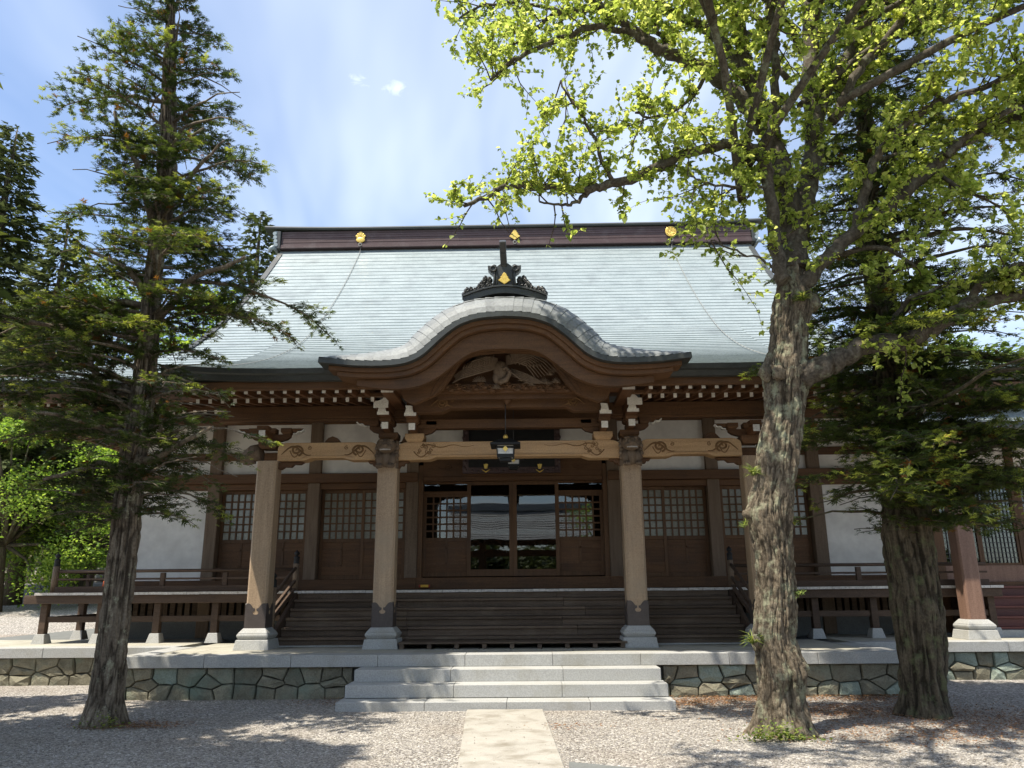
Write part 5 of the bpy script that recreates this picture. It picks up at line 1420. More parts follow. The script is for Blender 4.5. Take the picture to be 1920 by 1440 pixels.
# spray of a conifer: a short axis with pairs of narrow leaflets, drooping at the tip
SP_V, SP_F = [], []
def _spray():
    def tri(a, b, c):
        k = len(SP_V); SP_V.extend([a, b, c]); SP_F.append((k, k+1, k+2))
    tri((0, -.012, 0), (1.0, 0, -.16), (0, .012, 0))
    for i in range(6):
        t = .10+.145*i; l = .42*(1-.55*t)
        for s in (-1, 1):
            z = -.16*t*t
            tri((t-.065, 0, z), (t+.055, 0, z), (t+.20, s*l, z-.05-.03*(i % 2)))
    tri((.86, -.05, -.12), (1.14, 0, -.22), (.86, .05, -.12))
_spray()
SP_V.clear(); SP_F.clear()
for k_, (a_, r0_, l_) in enumerate(((-1.25, .05, .62), (-.75, .25, .60), (-.3, .05, .55), (.05, .45, .62), (.45, .12, .58), (.85, .3, .6), (1.3, .05, .6), (-.45, .55, .5), (.5, .6, .5), (2.2, .0, .4), (-2.3, 0., .4))):
    c_, s_ = math.cos(a_), math.sin(a_); z_ = (-.10, .12, -.02, .06, -.14)[k_ % 5]
    bx_, by_ = r0_*math.cos(a_*.5), r0_*math.sin(a_*.5)
    b_ = len(SP_V); w_ = .105
    SP_V += [(bx_+s_*w_, by_-c_*w_, z_*.3), (bx_+c_*l_, by_+s_*l_, z_-.08), (bx_-s_*w_, by_+c_*w_, z_*.3)]; SP_F.append((b_, b_+1, b_+2))
SPC_V = [(0, 0, 0), (.35, .22, -.02), (1, 0, -.18), (.35, -.22, -.02), (.1, 0, 0), (.5, .5, -.10), (.30, .10, 0), (.1, 0, 0), (.5, -.5, -.10), (.30, -.10, 0)]
SPC_F = [(0, 1, 2, 3), (4, 5, 6), (7, 9, 8)]

def conifer(name, label, base, tips, trunkf, rows, Y, m_leaf, m_bark, n_br, spray=.15, fine=True, seed=1, ymul=.8, parent=None, step=.075, brown=.05, z_lo=None, light=1.0, group=None, rise=.35, gap=.13, only=None, extra_br=()):
    """branches whose reach follows the outline (rows: py, xl, xr at depth Y); flat sprays along side twigs"""
    r = random.Random(seed)
    Zs = []; Ls = []; Rs = []
    for py_, xl, xr in rows:
        a, b = pt(xl, py_, Y), pt(xr, py_, Y); Zs.append(a.z); Ls.append(a.x); Rs.append(b.x)
    o = np.argsort(Zs); Zs = np.array(Zs)[o]; Ls = np.array(Ls)[o]; Rs = np.array(Rs)[o]
    P, D, Nn, S, T = [], [], [], [], []
    br = MB()
    z0, z1 = Zs[0], Zs[-1]
    for k in range(n_br+len(extra_br)):
        t = (k+.5)/n_br; t = t**1.22; z = z0+(z1-z0)*t+r.uniform(-.1, .1) if k < n_br else extra_br[k-n_br][0]
        az = k*2.39996+r.uniform(-.5, .5) if k < n_br else extra_br[k-n_br][1]
        tx, tr = trunkf(min(z-.1, trunkf.ztop) if hasattr(trunkf, 'ztop') else z-.1)
        reach = (Rs if math.cos(az) > 0 else Ls); ex = float(np.interp(z, Zs, reach)); lx = abs(ex-tx)
        lr = .5*abs(float(np.interp(z, Zs, Ls))-tx)+.5*abs(float(np.interp(z, Zs, Rs))-tx)
        ll = (lx*abs(math.cos(az)) + lr*ymul*(1-abs(math.cos(az))))*r.uniform(.70, 1.10) if k < n_br else extra_br[k-n_br][2]
        ll *= 1.0 if k >= n_br else (.72+.5*r.random() if mn.noise(Vector((math.cos(az)*1.2, math.sin(az)*1.2, z*.9+seed))) > -.2 else .6)
        if ll < .15: continue
        h = Vector((math.cos(az), math.sin(az)*1.0, 0)); side = Vector((-h.y, h.x, 0))
        up = r.uniform(rise*.4, rise*1.3); dr = r.uniform(.25, .5)
        pts = []
        bend = r.uniform(-.25, .25)
        for i in range(8):
            s = i/7
            pts.append(Vector((tx, Y, z-.28*ll*rise)) + h*(ll*s) + side*(bend*ll*s*s) + Vector((0, 0, ll*(up*s-dr*s*s*.9))) + Vector((r.gauss(0, .02), r.gauss(0, .02), r.gauss(0, .02)))*ll*.5)
        br.tube(pts, [max(.006, (.009+.012*ll)*(1-.85*i/7)) for i in range(8)], 6)
        cum = ll; nb = int((ll*.88)/gap)
        for b in range(nb):
            s = .14+.86*(b+r.random()*.7)/max(nb, 1); s = min(s, .99)
            i = min(int(s*7), 6); f = s*7-i; p = pts[i].lerp(pts[i+1], f); tg = (pts[i+1]-pts[i]).normalized()
            sg = 1 if b % 2 else -1
            a = r.uniform(.7, 1.15)
            d = (tg*math.cos(a)+side*sg*math.sin(a)+Vector((0, 0, r.uniform(-.05, .22)))).normalized()
            l = min(.75, (.50*ll*(1-s)**.7+.13))*r.uniform(.6, 1.15)
            if s > .93: d = tg; l = .22
            if mn.noise(Vector((p.x*1.5, p.y*1.5, p.z*2.2+seed))) < -.17 and r.random() < .85: continue
            if mn.noise(Vector((p.x*.75+5, p.y*.75, p.z*1.0+seed*2))) < -.16 and s > .25 and r.random() < .9: continue
            q = [p, p+d*l*.5+Vector((0, 0, .02*l)), p+d*l+Vector((0, 0, -.10*l))]
            br.tube(q, [.007, .005, .003], 4, cap=False)
            ns = max(2, int(l/step)); bright = r.random()
            for j in range(ns+1):
                u = (j+.6)/(ns+.6); pp = p+d*l*u+Vector((0, 0, .02*l*math.sin(u*3)-.10*l*u*u))
                for sg2 in ((-1, 1) if fine else (1 if j % 2 else -1,)):
                    aa = r.uniform(.5, 1.1) if j < ns else r.uniform(0, .3)
                    sd = d.cross(Vector((0, 0, 1))).normalized()
                    dd = d*math.cos(aa)+sd*sg2*math.sin(aa)+Vector((0, 0, r.uniform(-.35, .30)))
                    P.append(pp+Vector((r.gauss(0, .02), r.gauss(0, .02), r.gauss(0, .035)))); D.append(dd); Nn.append((r.gauss(0, .5), r.gauss(0, .5), 1)); S.append(spray*r.uniform(.5, 1.2)*(1-.25*u))
                    # outer tips tinted lighter: sunlit look painted into the leaf colour
                    tt = .06+.42*r.random()*light+.55*(u > .55)*(s > .5)*light*(bright > .45)+.1*bright
                    if r.random() < brown: tt = .02
                    T.append(min(tt, 1))
    print(name, seed, 'sprays', len(P))
    P = [tuple(v) for v in P]; D = [tuple(v) for v in D]
    return P, D, Nn, S, T, br

def make_conifer(name, label, rows_trunk, rows, Y, m_leaf, m_bark, n_br, seed, trunk_kw={}, group=None, **kw):
    b = pt((rows_trunk[0][1]+rows_trunk[0][2])/2, rows_trunk[0][0], Y)
    t = thing(name, label, 'tree', (b.x, Y, 0), group)
    tk, f = trunk_mesh('trunk', rows_trunk, Y, m_bark, t, seed=seed, **trunk_kw)
    nlow = kw.pop('nlow', 0); rr_ = random.Random(seed+5)
    kw['extra_br'] = [(rr_.uniform(*kw.get('zr', (2.9, 5.2))), rr_.uniform(*kw.get('azr', (-2.6, .6))), rr_.uniform(1.2, 2.9)) for _ in range(nlow)]
    kw.pop('zr', None); kw.pop('azr', None)
    P, D, Nn, S, T, br = conifer(name, label, None, None, f, rows, Y, m_leaf, m_bark, n_br, seed=seed, **kw)
    br.obj('branches', m_bark, t)
    fine = kw.get('fine', True)
    cloud_mesh('crown', P, D, Nn, S, SP_V if fine else SPC_V, SP_F if fine else SPC_F, T, m_leaf, t)
    return t, f, br

# left conifer
T1Y = 10.13
t1_tr = [(1372, 148, 236), (1340, 158, 232), (1300, 168, 232), (1200, 184, 239), (1100, 196, 250), (1000, 208, 262), (900, 219, 268), (800, 232, 284), (700, 250, 294), (600, 263, 300), (500, 273, 306), (400, 285, 322), (330, 294, 330), (250, 300, 332), (150, 306, 330), (60, 311, 329), (-60, 316, 328), (-200, 320, 326)]
t1_rows = [(-190, 305, 345), (-90, 265, 385), (0, 215, 420), (60, 195, 455), (120, 155, 470), (200, 112, 500), (260, 118, 555), (340, 130, 572), (400, 150, 520), (450, 80, 520), (500, 0, 566), (560, -40, 560), (620, -50, 445), (700, 0, 470), (760, 50, 520), (830, 100, 525), (900, 20, 455), (960, 60, 400)]
t1, f1, _ = make_conifer('conifer_tree', 'tall conifer left of the porch with slender lichen-spotted trunk', t1_tr, t1_rows, T1Y, 'needle_dark', 'bark_conifer', 185, 11,
             dict(nseg=110, dz=.024, ridge=.030, lump=.02, ridges=14, flare=.22), spray=.105, step=.056, gap=.075, brown=.03, ymul=.75, light=.8, nlow=14, zr=(3.6, 5.6), azr=(2.2, 4.6))
# bare second stem and strong low limbs seen against the roof
m = MB()
def pxl(L_, Yb, dY=0.): return [tuple(pt(x, y, Yb+dY*i/max(1, len(L_)-1))) for i, (x, y) in enumerate(L_)]
def limb(mb, L_, rad, Y0, Y1=None, n=9, sub=4, jit=.012, seed=0):
    """L_: pixel polyline; rad: pixel radii at both ends"""
    Y1 = Y0 if Y1 is None else Y1; k = len(L_); r = random.Random(seed+int(L_[0][0]))
    P = [tuple(pt(x, y, Y0+(Y1-Y0)*i/(k-1))) for i, (x, y) in enumerate(L_)]
    C_ = catmull(P, sub); n_ = len(C_)
    R_ = [(rad[0]+(rad[1]-rad[0])*i/(n_-1))*Y0/FPX*.97*(1+r.uniform(-.07, .07)) for i in range(n_)]
    C_ = [Vector(c)+Vector((r.gauss(0, 1), r.gauss(0, 1), r.gauss(0, 1)))*jit for c in C_]
    mb.tube(C_, R_, n); return C_, R_
for L_, rd in (([(300, 470), (281, 400), (262, 320), (232, 262), (215, 210)], (9, 3)), ([(318, 290), (345, 270), (380, 240)], (6, 2)),
               ([(300, 400), (345, 345), (385, 300), (420, 262)], (7, 2)), ([(296, 600), (330, 560), (362, 520), (420, 500), (460, 480)], (9, 3)), ([(280, 560), (250, 520), (230, 498), (165, 470)], (8, 3)),
               ([(262, 790), (215, 745), (178, 700), (160, 660), (100, 640)], (9, 3)), ([(245, 860), (290, 860), (340, 830), (400, 800)], (8, 3)), ([(235, 900), (200, 870), (150, 880), (80, 900)], (8, 3)), ([(262, 830), (300, 815), (302, 780), (330, 770)], (5, 2))):
    m = MB(); limb(m, L_, rd, T1Y, T1Y-.5, jit=.008); m.obj('limb', 'bark_conifer', t1)

# right conifer with fluted leaning trunk
T3Y = 10.52
t3_tr = [(1352, 1686, 1786), (1342, 1690, 1782), (1300, 1690, 1778), (1200, 1680, 1772), (1100, 1668, 1766), (1000, 1652, 1754), (900, 1645, 1738), (800, 1640, 1716), (700, 1638, 1706), (600, 1628, 1690), (500, 1615, 1665), (400, 1608, 1650), (300, 1606, 1640), (150, 1608, 1634), (0, 1612, 1630), (-200, 1617, 1624)]
t3_rows = [(-190, 1590, 1660), (-60, 1500, 1750), (50, 1470, 1820), (150, 1460, 1870), (250, 1440, 1900), (330, 1430, 1950), (420, 1420, 2000), (520, 1405, 2010), (600, 1410, 2020), (700, 1400, 2040), (780, 1385, 2060), (850, 1470, 2060), (920, 1500, 2060), (985, 1520, 1990)]
t3, f3, _ = make_conifer('conifer_tree', 'dark conifer with broad fluted trunk standing right of the knotty tree', t3_tr, t3_rows, T3Y, 'needle_dark', 'bark_dark', 200, 23,
             dict(nseg=110, dz=.03, ridge=.045, lump=.06, ridges=11, flare=.22, wf=.88, plate=10.), spray=.115, step=.060, gap=.080, brown=.03, ymul=.7, nlow=32, zr=(2.7, 5.4), azr=(-2.3, .5), light=1.15)

# thick knotty broadleaf tree
T2Y = 9.38
t2 = thing('broadleaf_tree', 'old knotty broadleaf tree with fresh yellow-green leaves right of the steps', 'tree', (2.81, T2Y, 0))
t2_tr = [(1392, 1398, 1545), (1370, 1408, 1530), (1330, 1412, 1516), (1300, 1416, 1510), (1265, 1410, 1518), (1230, 1412, 1506), (1195, 1410, 1492), (1150, 1414, 1496), (1100, 1414, 1494), (1050, 1414, 1494), (1000, 1404, 1494), (962, 1396, 1494), (920, 1408, 1494), (880, 1414, 1500), (830, 1420, 1504), (780, 1430, 1514), (740, 1430, 1516), (710, 1426, 1522), (685, 1428, 1518), (650, 1442, 1516), (610, 1446, 1520), (580, 1448, 1532), (555, 1452, 1528), (530, 1458, 1514), (500, 1460, 1508), (480, 1462, 1506)]
tk2, f2 = trunk_mesh('trunk', t2_tr, T2Y, 'bark_rough', t2, nseg=250, dz=.014, ridge=.022, knot=.036, lump=.05, seed=4, flare=.24, ridges=15, twist=.7, wf=.88, plate=19., crack=.013)
m = MB()
for px_, py_, r_, dy in ((1462, 700, .10, -.30), (1500, 690, .11, -.26), (1520, 570, .14, -.10), (1435, 700, .10, -.12), (1415, 965, .12, -.05), (1500, 1255, .13, -.12), (1480, 640, .10, -.2), (1420, 1200, .08, -.15)):
    m = MB(); p = pt(px_, py_, T2Y+dy*.75); r_ *= .85; b0 = len(m.v)
    m.ball(p, r_, n=18, sq=(1, .8, 1.15))
    for i in range(b0, len(m.v)):
        v = Vector(m.v[i]); d = (v-p).normalized(); m.v[i] = tuple(v+d*(mn.noise(v*9)*.5+mn.noise(v*22)*.35)*r_)
    m.obj('burl', 'bark_rough', t2)
LB = MB(); limbs = []
def lb(L_, rad, Y0=T2Y, Y1=None, seed=0, leafy=1.):
    C_, R_ = limb(LB, L_, rad, Y0, Y1, n=10, sub=5, jit=.014, seed=seed); limbs.append((C_, R_, leafy))
# stems
lb([(1492, 510), (1488, 460), (1476, 400), (1466, 333), (1445, 255), (1423, 200), (1408, 150), (1397, 117), (1380, 17), (1372, -60)], (30, 11), T2Y, 9.6, leafy=.5)
lb([(1470, 530), (1456, 480), (1446, 400), (1436, 320), (1424, 290), (1400, 276), (1347, 272), (1280, 290), (1235, 316)], (15, 9), T2Y-.25, 9.0)
lb([(1424, 330), (1440, 260), (1450, 233), (1453, 133), (1447, 50), (1440, -40)], (10, 9), T2Y-.2, 8.9, leafy=.5)
lb([(1485, 480), (1500, 430), (1513, 350), (1526, 267), (1520, 167), (1520, 67), (1522, -60)], (24, 17), 9.4, 9.8, leafy=.5)
lb([(1522, 290), (1545, 185), (1597, 93), (1640, 0), (1668, -70)], (16, 11), 9.6, 10.2, leafy=.6)
lb([(1560, 230), (1610, 130), (1653, 87), (1700, 25), (1730, -40)], (11, 8), 9.5, 9.1, leafy=.8)
lb([(1490, 545), (1520, 520), (1557, 477), (1613, 427), (1680, 377), (1747, 317), (1790, 275), (1840, 248), (1920, 218), (1990, 196)], (17, 8), T2Y-.1, 8.6)
lb([(1773, 292), (1820, 250), (1860, 222), (1925, 196), (1990, 150)], (8, 5), 8.75, 8.3)
lb([(1606, 432), (1622, 360), (1640, 300), (1673, 257), (1740, 200), (1797, 180), (1880, 150), (1960, 90)], (11, 5), 9.1, 8.2)
lb([(1500, 715), (1535, 690), (1580, 670), (1630, 647), (1697, 637), (1763, 607), (1813, 572), (1860, 560), (1925, 550), (2000, 530)], (24, 9), T2Y-.1, 8.7, leafy=.8)
lb([(1815, 570), (1850, 520), (1900, 500), (1980, 480)], (9, 4), 8.9, 8.3)
# left limbs
lb([(1430, 240), (1410, 213), (1373, 167), (1313, 127), (1257, 100), (1213, 77), (1180, 50), (1140, 20), (1100, -10)], (19, 8), 9.45, 9.0)
lb([(1400, 150), (1390, 127), (1347, 73), (1300, 43), (1247, 17), (1197, 5), (1113, 13), (1053, 22), (1020, 40), (993, 63), (927, 103)], (14, 3), 9.55, 10.1)
lb([(1213, 80), (1183, 63), (1113, 50), (1063, 67), (987, 100), (940, 130), (923, 150)], (9, 3), 9.1, 9.0)
lb([(1245, 306), (1185, 335), (1140, 345), (1100, 358), (1053, 353), (980, 350), (940, 353), (913, 370), (870, 385)], (11, 4), 9.0, 9.2)
lb([(1102, 362), (1080, 378), (1053, 388), (1013, 377)], (5, 2), 9.1, 9.0)
lb([(1150, 345), (1130, 300), (1110, 250), (1080, 200), (1050, 150)], (5, 2), 9.05, 8.6)
lb([(1257, 100), (1235, 60), (1220, 20), (1200, -20)], (6, 4), 9.3, 9.7)
lb([(1053, 22), (1010, 10), (960, 5), (900, 15), (850, 40)], (5, 2), 10.1, 10.3)
lb([(1397, 290), (1412, 330), (1405, 370)], (6, 3), 9.3, 9.1)
lb([(1443, 350), (1400, 348), (1330, 345), (1290, 330)], (4, 2), 9.1, 8.8)
lb([(1330, 130), (1300, 180), (1240, 220), (1190, 210)], (5, 2), 9.3, 8.7)
lb([(1460, 505), (1430, 490), (1380, 470), (1330, 450)], (3, 1.5), 9.2, 8.9, leafy=.35)
# limbs reaching towards the camera and back, above the picture
for (a, b, c) in (((1500, 100), (1400, -150), 7.6), ((1520, 60), (1650, -160), 7.2), ((1500, 60), (1250, -150), 8.3), ((1600, 60), (1850, -60), 7.8), ((1450, 60), (1150, -110), 9.2), ((1520, 20), (1600, -250), 9.6), ((1560, 150), (1760, 60), 9.9), ((1500, 200), (1600, 150), 10.6), ((1480, 150), (1330, 40), 10.4), ((1700, 330), (1850, 380), 8.5), ((1560, 480), (1720, 500), 8.9), ((1640, 300), (1780, 330), 9.4), ((1660, 640), (1760, 540), 9.0), ((1450, 20), (1300, -300), 7.0), ((1520, 0), (1500, -330), 6.6), ((1660, 0), (1900, -200), 7.0)):
    mid = ((a[0]+b[0])/2+rnd.uniform(-20, 20), (a[1]+b[1])/2-25)
    lb([a, mid, b], (7, 2.5), 9.4, c, seed=int(c*10))
def lb3(P, rad, leafy=1.):
    C_ = [Vector(c) for c in catmull(P, 4)]; n_ = len(C_); R_ = [rad*(1-.7*i/n_) for i in range(n_)]
    LB.tube(C_, R_, 7); limbs.append((C_, R_, leafy))
for P_ in ([(2.9, 9.3, 6.5), (2.4, 8.2, 8.4), (1.2, 6.9, 9.0), (-.3, 6.0, 9.2), (-1.6, 5.6, 9.0)], [(2.9, 9.3, 7.0), (3.2, 7.8, 8.6), (3.3, 6.6, 9.1), (3.0, 5.4, 9.0)], [(3.0, 9.2, 7.0), (4.2, 7.8, 8.5), (5.2, 6.6, 9.0), (6.0, 5.6, 9.0)],
           [(1.2, 6.9, 9.0), (.8, 6.0, 8.8), (.6, 5.0, 8.5)], [(2.4, 8.2, 8.4), (1.9, 7.0, 8.8), (1.6, 5.9, 8.7)], [(4.2, 7.8, 8.5), (4.4, 6.6, 8.7), (4.3, 5.4, 8.3)], [(4.0, 8.6, 7.5), (5.5, 7.8, 8.0), (7.0, 7.0, 8.2)]):
    lb3(P_, .06, .8)
LB.obj('limbs', 'bark_limb', t2)
# side twigs and leaves
TW = MB(); lp, ld, ln_, ls, lt = [], [], [], [], []
def leaf(p, d):
    lp.append(tuple(p)); ld.append(tuple(d)); ln_.append((rnd.gauss(0, .45), rnd.gauss(0, .45)-.1, 1.0)); ls.append(rnd.uniform(.036, .064)*(1+.5*(rnd.random() < .18))); lt.append(min(1, max(0, rnd.gauss(.55, .24))))
def twig(p, d, l, depth):
    if p.x < .55 and p.z < 1.62+.515*p.y: return
    k = 4; P = [p]; dd = d.copy()
    for i in range(k):
        dd = (dd+rnd_unit()*.30+Vector((0, 0, .07 if depth == 0 else -.02))).normalized(); P.append(P[-1]+dd*l/k)
    r0 = .011 if depth == 0 else .005
    TW.tube(P, [r0*(1-.7*i/k) for i in range(k+1)], 5 if depth == 0 else 3, cap=False)
    if depth == 0:
        for i in range(1, k+1):
            for s in range(2):
                if rnd.random() < .85:
                    a = (dd+rnd_unit()*1.0).normalized(); twig(P[i], a, l*rnd.uniform(.30, .62), 1)
    for i in range(1, k+1):
        nlf = 4 if depth == 1 else 2
        for s in range(nlf):
            if rnd.random() < .86:
                a = ((P[i]-P[i-1]).normalized()*.5+rnd_unit()+Vector((0, 0, -.25))).normalized(); leaf(P[i]+rnd_unit()*.02, a)
for C_, R_, leafy in limbs:
    acc = 0; n_ = len(C_)
    for i in range(3, n_):
        seg = (C_[i]-C_[i-1]).length; acc += seg*(.5+.8*i/n_)
        while acc > .105/leafy:
            acc -= .105/leafy
            tg = (C_[i]-C_[i-1]).normalized()
            d = (tg*.4+rnd_unit()*Vector((1, .9, .7)).length*.7+Vector((0, 0, .16))).normalized()
            twig(C_[i].copy(), d, rnd.uniform(.28, .75)*(1.15-.35*R_[i]/.12), 0)
TW.obj('twigs', 'bark_twig', t2)
LV = [(0, 0, 0), (.02, .24, .05), (.22, .46, .10), (.58, .34, .06), (1, 0, -.12), (.58, -.34, .06), (.22, -.46, .10), (.02, -.24, .05)]
LF = [(0, 4, 3, 2, 1), (0, 7, 6, 5, 4)]
cloud_mesh('crown', lp, ld, ln_, ls, LV, LF, lt, 'leaf_bright', t2)
print('leaves', len(lp))

# ferns, epiphytes and ivy on the knotty trunk
def tuft(name, label, p, n, l, m_, cat='plant', spread=1., up=.3, parent=None, group=None, wid=.16):
    P = []; D = []; Nn = []; S = []; T = []
    for k in range(n):
        a = rnd.uniform(0, 6.283); d = Vector((math.cos(a)*spread, math.sin(a)*spread*.8-.25, rnd.uniform(-.35, .9)*1.0+up)).normalized()
        P.append(tuple(Vector(p)+rnd_unit()*.03)); D.append(tuple(d)); Nn.append((rnd.gauss(0, .4), rnd.gauss(0, .4)-.3, 1)); S.append(l*rnd.uniform(.6, 1.2)); T.append(rnd.random())
    tv = [(0, -.03, 0), (.5, -wid*.4, .1), (1, 0, -.25), (.5, wid*.4, .1), (0, .03, 0)]
    o = cloud_mesh(name, P, D, Nn, S, tv, [(0, 1, 2, 3, 4)], T, m_, parent)
    if label: tag(o, label, cat, group)
    return o
def surf(px_, py_, dy): return pt(px_, py_, T2Y+dy)
tuft('fern_tuft', 'grassy tuft growing from the left side of the knotty trunk at step height', surf(1412, 1205, -.12), 60, .17, 'moss_plant', wid=.10)
tuft('fern_tuft', 'small grassy tuft on the knotty trunk just below the porch beam', surf(1412, 888, -.12), 60, .15, 'moss_plant', wid=.10)
tuft('fern_tuft', 'tiny pale tuft on the bulge of the knotty trunk at window height', surf(1396, 985, -.10), 34, .10, 'moss_plant', wid=.12)
tuft('fern_tuft', 'leafy green tuft on the fork high on the knotty trunk', surf(1505, 560, -.30), 90, .16, 'moss_plant', wid=.12)
tuft('fern_tuft', 'green sprig on the right edge of the knotty trunk at floor height', surf(1497, 1115, -.12), 26, .09, 'moss_plant', wid=.2)
def groundplants(name, label, cx_, cy_, sx_, sy_, n, l):
    P = []; D = []; Nn = []; S = []; T = []
    for k in range(n):
        x = cx_+rnd.gauss(0, sx_); y = cy_+rnd.gauss(0, sy_); z = abs(rnd.gauss(0, .07))*max(0, 1-((x-cx_)/sx_/2.5)**2)+.02
        a = rnd.uniform(0, 6.283); P.append((x, y, z)); D.append((math.cos(a), math.sin(a), rnd.uniform(-.2, .8))); Nn.append((rnd.gauss(0, .5), rnd.gauss(0, .5), 1)); S.append(l*rnd.uniform(.5, 1.2)); T.append(rnd.random())
    tag(cloud_mesh(name, P, D, Nn, S, LV, LF, T, 'moss_plant'), label, 'ivy')
groundplants('ground_ivy', 'low green and rusty ivy round the foot of the knotty trunk', 2.62, 8.92, .20, .05, 420, .036)
groundplants('ground_ivy', 'a little moss and weed at the foot of the slender left trunk', -5.13, 9.86, .14, .05, 150, .03)

# ---------------------------------------------------------------- trees outside the picture that shade the court and show in the glass
def far_conifer(name, label, x, y, h, rad, seed, m_leaf='needle_far', n_br=110, base=None, z_start=.12, group=None, spray=.34, step=.2, bark='bark_dark', gap=.3):
    b = gz(x, y) if base is None else base
    t = thing(name, label, 'tree', (x, y, b), group); r = random.Random(seed)
    MB().tube([(x, y, b-.1), (x+.05, y, b+h*.35), (x-.04, y, b+h*.7), (x, y, b+h)], [.030*h*.75, .022*h*.75, .011*h, .02], 10).obj('trunk', bark, t)
    P, D, Nn, S, T = [], [], [], [], []; br = MB()
    for k in range(n_br):
        s = z_start+(1-z_start)*(k+.5)/n_br; z = b+h*s; az = k*2.4+r.uniform(-.4, .4)
        ll = rad*((1-s)/(1-z_start))**.75*r.uniform(.6, 1.1)+.15
        hh = Vector((math.cos(az), math.sin(az), 0)); side = Vector((-hh.y, hh.x, 0)); up = r.uniform(.05, .35)
        f = lambda q: Vector((x, y, z))+hh*ll*q+Vector((0, 0, ll*(up*q-.45*q*q)))
        br.tube([f(0), f(.5), f(1)], [.012+.014*ll, .01+.006*ll, .005], 4, cap=False)
        nb = max(3, int(ll/gap*2))
        for j in range(nb):
            q = .15+.85*(j+r.random())/nb; p = f(min(q, 1)); l = .42*ll*(1-q)+.25; sg = 1 if j % 2 else -1
            d = (hh*.6+side*sg*r.uniform(.5, 1)+Vector((0, 0, r.uniform(-.1, .2)))).normalized(); bright = r.random()
            for i in range(max(1, int(l/step))+1):
                u = (i+.5)*step/l
                for s2 in (-1, 1):
                    P.append(tuple(p+d*l*min(u, 1))); D.append(tuple(d+side*s2*r.uniform(.1, .9)+Vector((0, 0, r.uniform(-.4, .3))))); Nn.append((r.gauss(0, .35), r.gauss(0, .35), 1)); S.append(spray*r.uniform(.6, 1.2)); T.append(.05+.55*r.random()+.35*bright*(q > .6))
    br.obj('branches', bark, t); cloud_mesh('crown', P, D, Nn, S, SPC_V, SPC_F, T, m_leaf, t); return t
def far_broadleaf(name, label, x, y, h, rad, seed, m_leaf='leaf_far', n=5200, size=.16, base=None, group=None, lobes=16, zc=.58, squash=.62, trunk_r=.028, bark='bark_dark', cat='tree', sun_side=True):
    b = gz(x, y) if base is None else base
    t = thing(name, label, cat, (x, y, b), group); r = random.Random(seed); tb = MB()
    tb.tube([(x, y, b-.1), (x+r.uniform(-.1, .1)*rad, y, b+h*.3), (x+r.uniform(-.1, .1)*rad, y, b+h*zc)], [trunk_r*h, trunk_r*h*.75, trunk_r*h*.4], 8)
    P, D, Nn, S, T = [], [], [], [], []
    for k in range(lobes):
        a = k*2.4; rr = rad*math.sqrt((k+.5)/lobes)*.78; zz_ = b+h*zc+(h*(1-zc))*squash*r.uniform(-1.0, 1.0)*(1-.55*(rr/rad)**2)
        if k < 3: zz_ = b+h*(1-.16)
        c = Vector((x+rr*math.cos(a), y+rr*math.sin(a), zz_)); lr = rad*r.uniform(.26, .42)
        tb.tube([(x, y, b+h*.3), ((x+c.x)/2, (y+c.y)/2, (b+h*.38+c.z)/2), tuple(c)], [trunk_r*h*.4, trunk_r*h*.22, .01], 5)
        br_ = r.uniform(-.08, .15)
        for i in range(n//lobes):
            d = Vector((r.gauss(0, 1), r.gauss(0, 1), r.gauss(0, 1))).normalized(); q = r.random()**.35
            nf = 1+.35*mn.noise(d*2.2+Vector((k, seed, 0)))
            p = c+Vector((d.x*lr, d.y*lr, d.z*lr*.62))*q*nf
            P.append(tuple(p)); D.append((r.gauss(0, 1), r.gauss(0, 1), r.gauss(-.2, .6))); Nn.append((r.gauss(0, .5), r.gauss(0, .5), 1)); S.append(size*r.uniform(.55, 1.2)); T.append(min(1, max(.01, r.gauss(.5, .2)+br_)))
    tb.obj('trunk', bark, t); cloud_mesh('crown', P, D, Nn, S, [(0, 0, 0), (.45, .34, .06), (1, 0, -.1), (.45, -.34, .06)], [(0, 3, 2, 1)], T, m_leaf, t); return t
far_conifer('conifer_tree', 'tall cedar outside the picture shading the gravel at left', -8.2, 7.1, 11.5, 2.6, 31, 'needle_dark', 90, spray=.24, z_start=.42)
far_conifer('conifer_tree', 'tall cedar outside the picture, nearest the camera on the left', -7.1, 5.0, 11.5, 2.3, 36, 'needle_dark', 80, spray=.24, z_start=.5)
far_conifer('conifer_tree', 'high-crowned cedar standing closest to the path outside the picture', -6.9, 4.9, 13, 2.2, 37, 'needle_dark', 80, spray=.24, z_start=.64)
far_conifer('conifer_tree', 'second cedar outside the picture to the left of the slender conifer', -10.6, 9.6, 11, 2.2, 32, 'needle_dark', 80, spray=.26)
far_conifer('conifer_tree', 'cedar behind the camera left of the gate', -7.5, -7, 12, 2.8, 33, n_br=80)
far_conifer('conifer_tree', 'cedar behind the camera right of the gate', 8.5, -6, 12, 2.8, 34, n_br=80)
far_broadleaf('broadleaf_tree', 'young maple behind the camera', 4.0, -5.5, 6.5, 2.4, 35, 'leaf_maple', 4000, .16)
